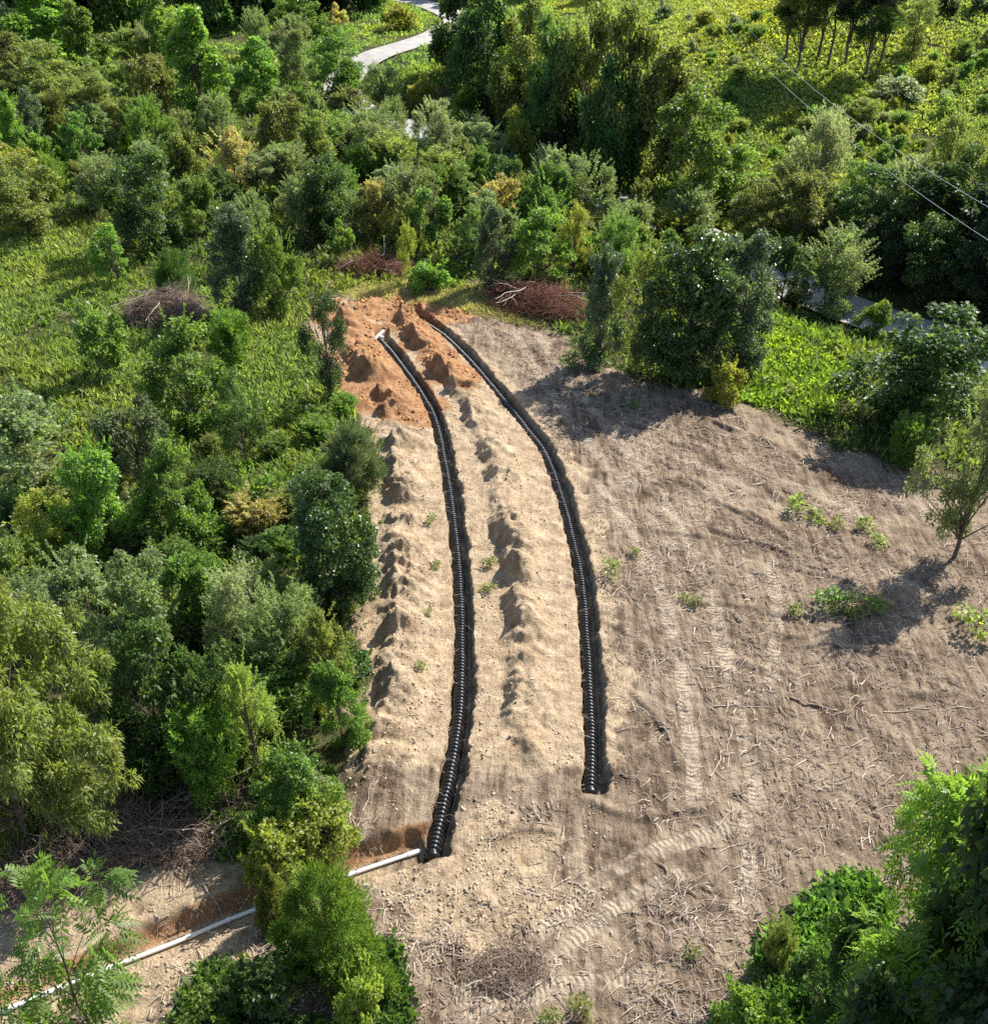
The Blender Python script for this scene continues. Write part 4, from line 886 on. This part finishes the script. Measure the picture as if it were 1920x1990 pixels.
STICKS = [(1385,1376,1495,1374,.022,"white peeled branch with twigs lying level on the clearing"),(1380,1512,1418,1440,.024,"pale forked stick pointing up from the tread marks"),(1535,1358,1650,1390,.030,"dark twin stick right of the white peeled branch"),
 (1648,1388,1690,1345,.024,"pale stick meeting the dark twin stick at a fork"),(1520,1470,1612,1468,.022,"grey brown stick lying level below the dark twin stick"),(1376,1340,1440,1328,.018,"curved pale root left of centre in the clearing"),
 (1715,1385,1905,1376,.020,"long thin dry stalk bundle at the right edge of the clearing"),(1018,598,1112,652,.055,"long bare log sticking out of the red brown brush pile"),(1060,560,1120,600,.030,"bare branch leaning from the top of the red brown pile"),
 (1440,778,1582,768,.028,"dark stick below the bright weeds"),(1398,812,1408,838,.030,"short dark stick standing at the top of the scrape marks"),(1572,880,1580,905,.035,"short dark stump stick in the scraped ground"),
 (1490,860,1500,872,.05,"small dark root stub near the upper right of the clearing"),(1425,1690,1480,1672,.016,"bleached twig near the huge corner tree"),(1500,1590,1530,1560,.014,"crooked bleached root above the huge corner tree"),
 (705,1580,728,1520,.016,"forked pale root on the bank beside the near trench end"),(880,1345,858,1395,.010,"thin straw coloured stem left of the pipe"),(1320,1905,1205,1960,.014,"long pale root across the bottom of the clearing"),
 (1470,1720,1460,1790,.014,"bleached upright root left of the huge tree"),(1270,1420,1350,1400,.014,"thin brown stick right of the shorter pipe"),(395,1720,440,1775,.026,"bare crooked root hanging over the white pipe"),(418,1745,385,1790,.016,"thin curled root beside the crooked one over the pipe"),
 (560,1490,562,1560,.018,"white dead stem standing in the bushes by the trench")]
for k, s in enumerate(STICKS): stick(*s[:5], s[5], DEAD if 'dark' in s[5] or 'brown' in s[5] else PALEWOOD, k)

def litter(name, poly, n, lr, rr, mat, label, thr=-.2, seed=5, sc=.6, lift=.01):
    lo, hi = poly.min(0), poly.max(0); x = rng.uniform(lo[0], hi[0], n); y = rng.uniform(lo[1], hi[1], n)
    k = (inside_sd(x, y, poly) > 0) & (inside_sd(x, y, BARE) > .1) & (vnoise(x * sc, y * sc, seed) + .6 * vnoise(x * sc * 3, y * sc * 3, seed + 1) > thr)
    for T, a0, a1 in ((TL, L0, L1), (TR, R0, R1)): k &= ~((np.abs(x - cx(T, y)) < .34) & (y > a0 - .2) & (y < a1 + .5))
    k &= np.abs(line_sd(x, y, DRAIN[::4])[0]) > .5
    x, y = x[k], y[k]; n = len(x); m = 5; a = rng.random(n) * 6.283; L = lr[0] + (lr[1] - lr[0]) * rng.random(n) ** 2.2; r = rr[0] + (rr[1] - rr[0]) * rng.random(n) ** 2; curl = rng.normal(0, .65, n)
    s = np.linspace(-.5, .5, m); X = np.zeros((n, m, 3)); ang = a[:, None] + curl[:, None] * s[None, :]
    X[..., 0] = x[:, None] + np.cumsum(np.cos(ang), 1) * (L / m)[:, None]; X[..., 1] = y[:, None] + np.cumsum(np.sin(ang), 1) * (L / m)[:, None]
    hgt = height(X[..., 0].ravel(), X[..., 1].ravel()).reshape(n, m); arch = (rng.random(n) ** 2 * .16 * L)[:, None] * (1 - (2 * s[None, :]) ** 2); X[..., 2] = hgt + arch + lift + r[:, None]
    T = np.stack([np.cos(ang), np.sin(ang), ang * 0], -1); A = np.stack([-np.sin(ang), np.cos(ang), ang * 0], -1); rr_ = (r[:, None] * np.linspace(1, .5, m)[None, :])[..., None]
    V = np.stack([X + A * rr_, X + np.array([0, 0, 1.2]) * rr_, X - A * rr_], 2)     # n, m, 3, xyz
    i = (np.arange(n) * m * 3)[:, None, None] + (np.arange(m - 1) * 3)[None, :, None] + np.array([0, 1])[None, None, :]
    F = np.stack([i, i + 3, i + 4, i + 1], -1).reshape(-1, 4); v = np.repeat(np.clip(rng.beta(1.2, 1.3, n), 0, 1), m * 3)
    return tag(obj(name, mesh(name, V.reshape(-1, 3), F, {"v": v}), mat), label, kind='stuff')
CLEAR = poly_world([(1180,760),(1400,780),(1750,920),(2150,1050),(2200,2250),(760,2250),(780,1900),(900,1650),(1000,1560),(1160,1560),(1180,1300),(1150,1000),(1020,760),(960,640),(1100,680)])
litter("twig_litter", CLEAR, 15000, (.15, .9), (.009, .024), TWIG, "scattered dry twigs and roots over the clearing", -.12, 41)
litter("mulch_litter", CLEAR, 42000, (.08, .38), (.010, .026), DEAD, "brown shredded litter over the clearing", -.05, 47, .5)
litter("root_litter", poly_world([(-100,1560),(650,1560),(820,1660),(780,2100),(-100,2100)]), 4200, (.15, .8), (.008, .02), TWIG, "dry roots and stems along the white pipe trench", -.2, 51, .9)
litter("bank_litter", poly_world([(690,640),(960,600),(1200,900),(1260,1500),(1000,1560),(680,1560),(720,900)]), 3600, (.08, .4), (.007, .016), TWIG, "roots and straw in the dug soil of the banks", .1, 55, .9)
near_poly = poly_world([(760,1780),(1500,1560),(1560,2050),(760,2150)])
litter("dead_stem_litter", near_poly, 5200, (.15, .7), (.007, .017), PALEWOOD, "bleached dead stems on the near ground", .1, 59, .8, .02)

# lumps of soil thrown up by the digging
ICO_V = []; t_ = (1 + 5 ** .5) / 2
for a in (-1, 1):
    for b in (-t_, t_): ICO_V += [(a, b, 0), (0, a, b), (b, 0, a)]
ICO_V = unit(np.array(ICO_V)); from itertools import combinations
ed = min(np.linalg.norm(ICO_V[a] - ICO_V[b]) for a, b in combinations(range(12), 2)) * 1.05
ICO_F = []
for a, b, c in combinations(range(12), 3):
    if all(np.linalg.norm(ICO_V[p] - ICO_V[q]) < ed for p, q in ((a, b), (b, c), (a, c))):
        nn = np.cross(ICO_V[b] - ICO_V[a], ICO_V[c] - ICO_V[a]); ICO_F.append((a, b, c) if nn @ ICO_V[a] > 0 else (a, c, b))
ICO_F = np.array(ICO_F)
def clods(name, polys, n, rmin, rmax, cols, label, seed=3):
    m, nt, out = nodes(name + "_soil"); p = N(nt, "ShaderNodeBsdfPrincipled"); p.inputs["Roughness"].default_value = .95; p.inputs["Specular IOR Level"].default_value = .1
    lk(nt, mixc(nt, mth(nt, 'ADD', mth(nt, 'MULTIPLY', attr(nt, "v"), .8), mth(nt, 'MULTIPLY', noise(nt, 14, 4), .3)), *cols), p.inputs["Base Color"]); b = N(nt, "ShaderNodeBump"); b.inputs["Distance"].default_value = .03; lk(nt, noise(nt, 30, 4), b.inputs["Height"]); lk(nt, b.outputs[0], p.inputs["Normal"]); lk(nt, p.outputs[0], out.inputs[0])
    X = []; Y = []
    for po, fr in polys:
        lo, hi = po.min(0), po.max(0); k = int(n * fr); x = rng.uniform(lo[0], hi[0], k * 3); y = rng.uniform(lo[1], hi[1], k * 3)
        q = (inside_sd(x, y, po) > 0) & (inside_sd(x, y, BARE) > 0) & (vnoise(x * .9, y * .9, seed) + .4 * vnoise(x * 3, y * 3, seed) > -.1); X.append(x[q][:k]); Y.append(y[q][:k])
    x, y = np.concatenate(X), np.concatenate(Y); q = np.abs(line_sd(x, y, DRAIN[::4])[0]) > .12
    for T, a0, a1 in ((TL, L0, L1), (TR, R0, R1)): q &= ~((np.abs(x - cx(T, y)) < .36) & (y > a0 - .2) & (y < a1 + .5))
    x, y = x[q], y[q]; n = len(x); r = rmin + (rmax - rmin) * rng.random(n) ** 5; z = height(x, y)
    V = ICO_V[None] * (.5 + .9 * rng.random((n, 12)))[..., None] * r[:, None, None] * (0.75 + .5 * rng.random((n, 1, 3))) + np.stack([x, y, z + r * .05], 1)[:, None, :]
    F = (ICO_F[None] + (np.arange(n) * 12)[:, None, None]).reshape(-1, 3); return tag(obj(name, mesh(name, V.reshape(-1, 3), F, {"v": np.repeat(rng.random(n), 12)}), m), label, kind='stuff')
MID = poly_world([(850,760),(960,780),(1100,1100),(1120,1520),(900,1600),(915,1300),(900,1000)]); LB = poly_world([(700,820),(820,810),(850,1000),(870,1300),(840,1560),(660,1600),(700,1200)])
NEAR = poly_world([(700,1690),(900,1560),(1150,1560),(1180,1760),(900,1900),(770,1850)]); BL = poly_world([(-100,1950),(300,1830),(520,1740),(530,2050),(-100,2100)])
clods("soil_clods", [(MID, .34), (LB, .28), (NEAR, .25), (BL, .16), (CLEAR, .25)], 9000, .012, .055, ((.23, .165, .11), (.60, .48, .345)), "lumps of pale soil on the dug banks")
clods("clay_clods", [(OR1, .5), (OR2, .5)], 2600, .02, .13, ((.24, .105, .045), (.56, .29, .13)), "lumps of orange clay at the far end of the trenches", 9)

# roots hanging into the trenches from their edges
B = Bag(); r = np.random.default_rng(77)
for T, a0, a1 in ((TL, L0, L1), (TR, R0, R1)):
    for k in range(110):
        y = r.uniform(a0, min(a1, 45)); sd_ = r.choice((-1, 1)); x = float(cx(T, y)) + sd_ * .36; z = hz(x, y)
        B.tube(twig_path(r, (x, y, z + .02), (-sd_ * (.6 + r.random()), r.normal(0, .8), -.1 + r.normal(0, .3)), .2 + .4 * r.random() ** 2, .35, 6, -.12), .006 * np.linspace(1, .5, 6), 3, r.random())
for k in range(170):
    q = int(r.integers(10, 110)); px_, py_ = DRAIN[q]; t2 = DRAIN[min(q + 1, 119)] - DRAIN[q]; t2 /= np.linalg.norm(t2); nr2 = np.array([-t2[1], t2[0]]); nr2 = nr2 if nr2[1] > 0 else -nr2
    x, y = px_ + nr2[0] * .5, py_ + nr2[1] * .5; z = hz(x, y); B.tube(twig_path(r, (x, y, z), (-nr2[0] * .6 + r.normal(0, .5), -nr2[1] * .6, -.3), .2 + .5 * r.random() ** 2, .3, 6, -.2), .006 * np.linspace(1, .5, 6), 3, r.random())
tag(obj("hanging_roots", B.mesh("hanging_roots"), TWIG), "fine roots hanging over the trench edges", kind='stuff')

# ---------------------------------------------------------------- the pole and its wires
p = hit(1283, 36); zt = p[2] + 8.6
pole = bpy.data.objects.new("utility_pole", None); COL.objects.link(pole); pole.location = p; tag(pole, "grey wooden utility pole at the top of the bright slope", "utility pole")
B = Bag(); B.tube([(0, 0, -.5), (0, 0, 4), (.03, 0, 8.9)], np.array([.17, .15, .12]), 8); obj("post", B.mesh("post", True), bark_material("grey_wood", (.20, .19, .18), (.42, .40, .38), 6), pole)
B = Bag(); B.tube([(-1.1, 0, 8.5), (1.1, 0, 8.5)], .07, 4); obj("crossarm", B.mesh("crossarm"), BARK, pole)
m_, nt_, out_ = nodes("aluminium_wire"); pw = N(nt_, "ShaderNodeBsdfPrincipled"); pw.inputs["Base Color"].default_value = (.45, .45, .44, 1); pw.inputs["Roughness"].default_value = .5; pw.inputs["Metallic"].default_value = .2; lk(nt_, pw.outputs[0], out_.inputs[0])
for dx, ex, lab in ((-1.0, (2060, 556), "lower of the two pale power lines across the upper right"), (1.0, (2060, 482), "upper of the two pale power lines across the upper right")):
    a = np.array([p[0] + dx, p[1], p[2] + 8.7]); d = ray(*ex); b = CAM + d * (44 / d[1])
    s = np.linspace(0, 1, 60)[:, None]; P = a * (1 - s) + b * s - np.array([0, 0, 1.0]) * 4 * 2.6 * s * (1 - s)
    B = Bag(); B.tube(P - a, .013, 5); w = tag(obj("power_line", B.mesh("power_line", True), m_), lab, "wire", "power lines"); w.location = a
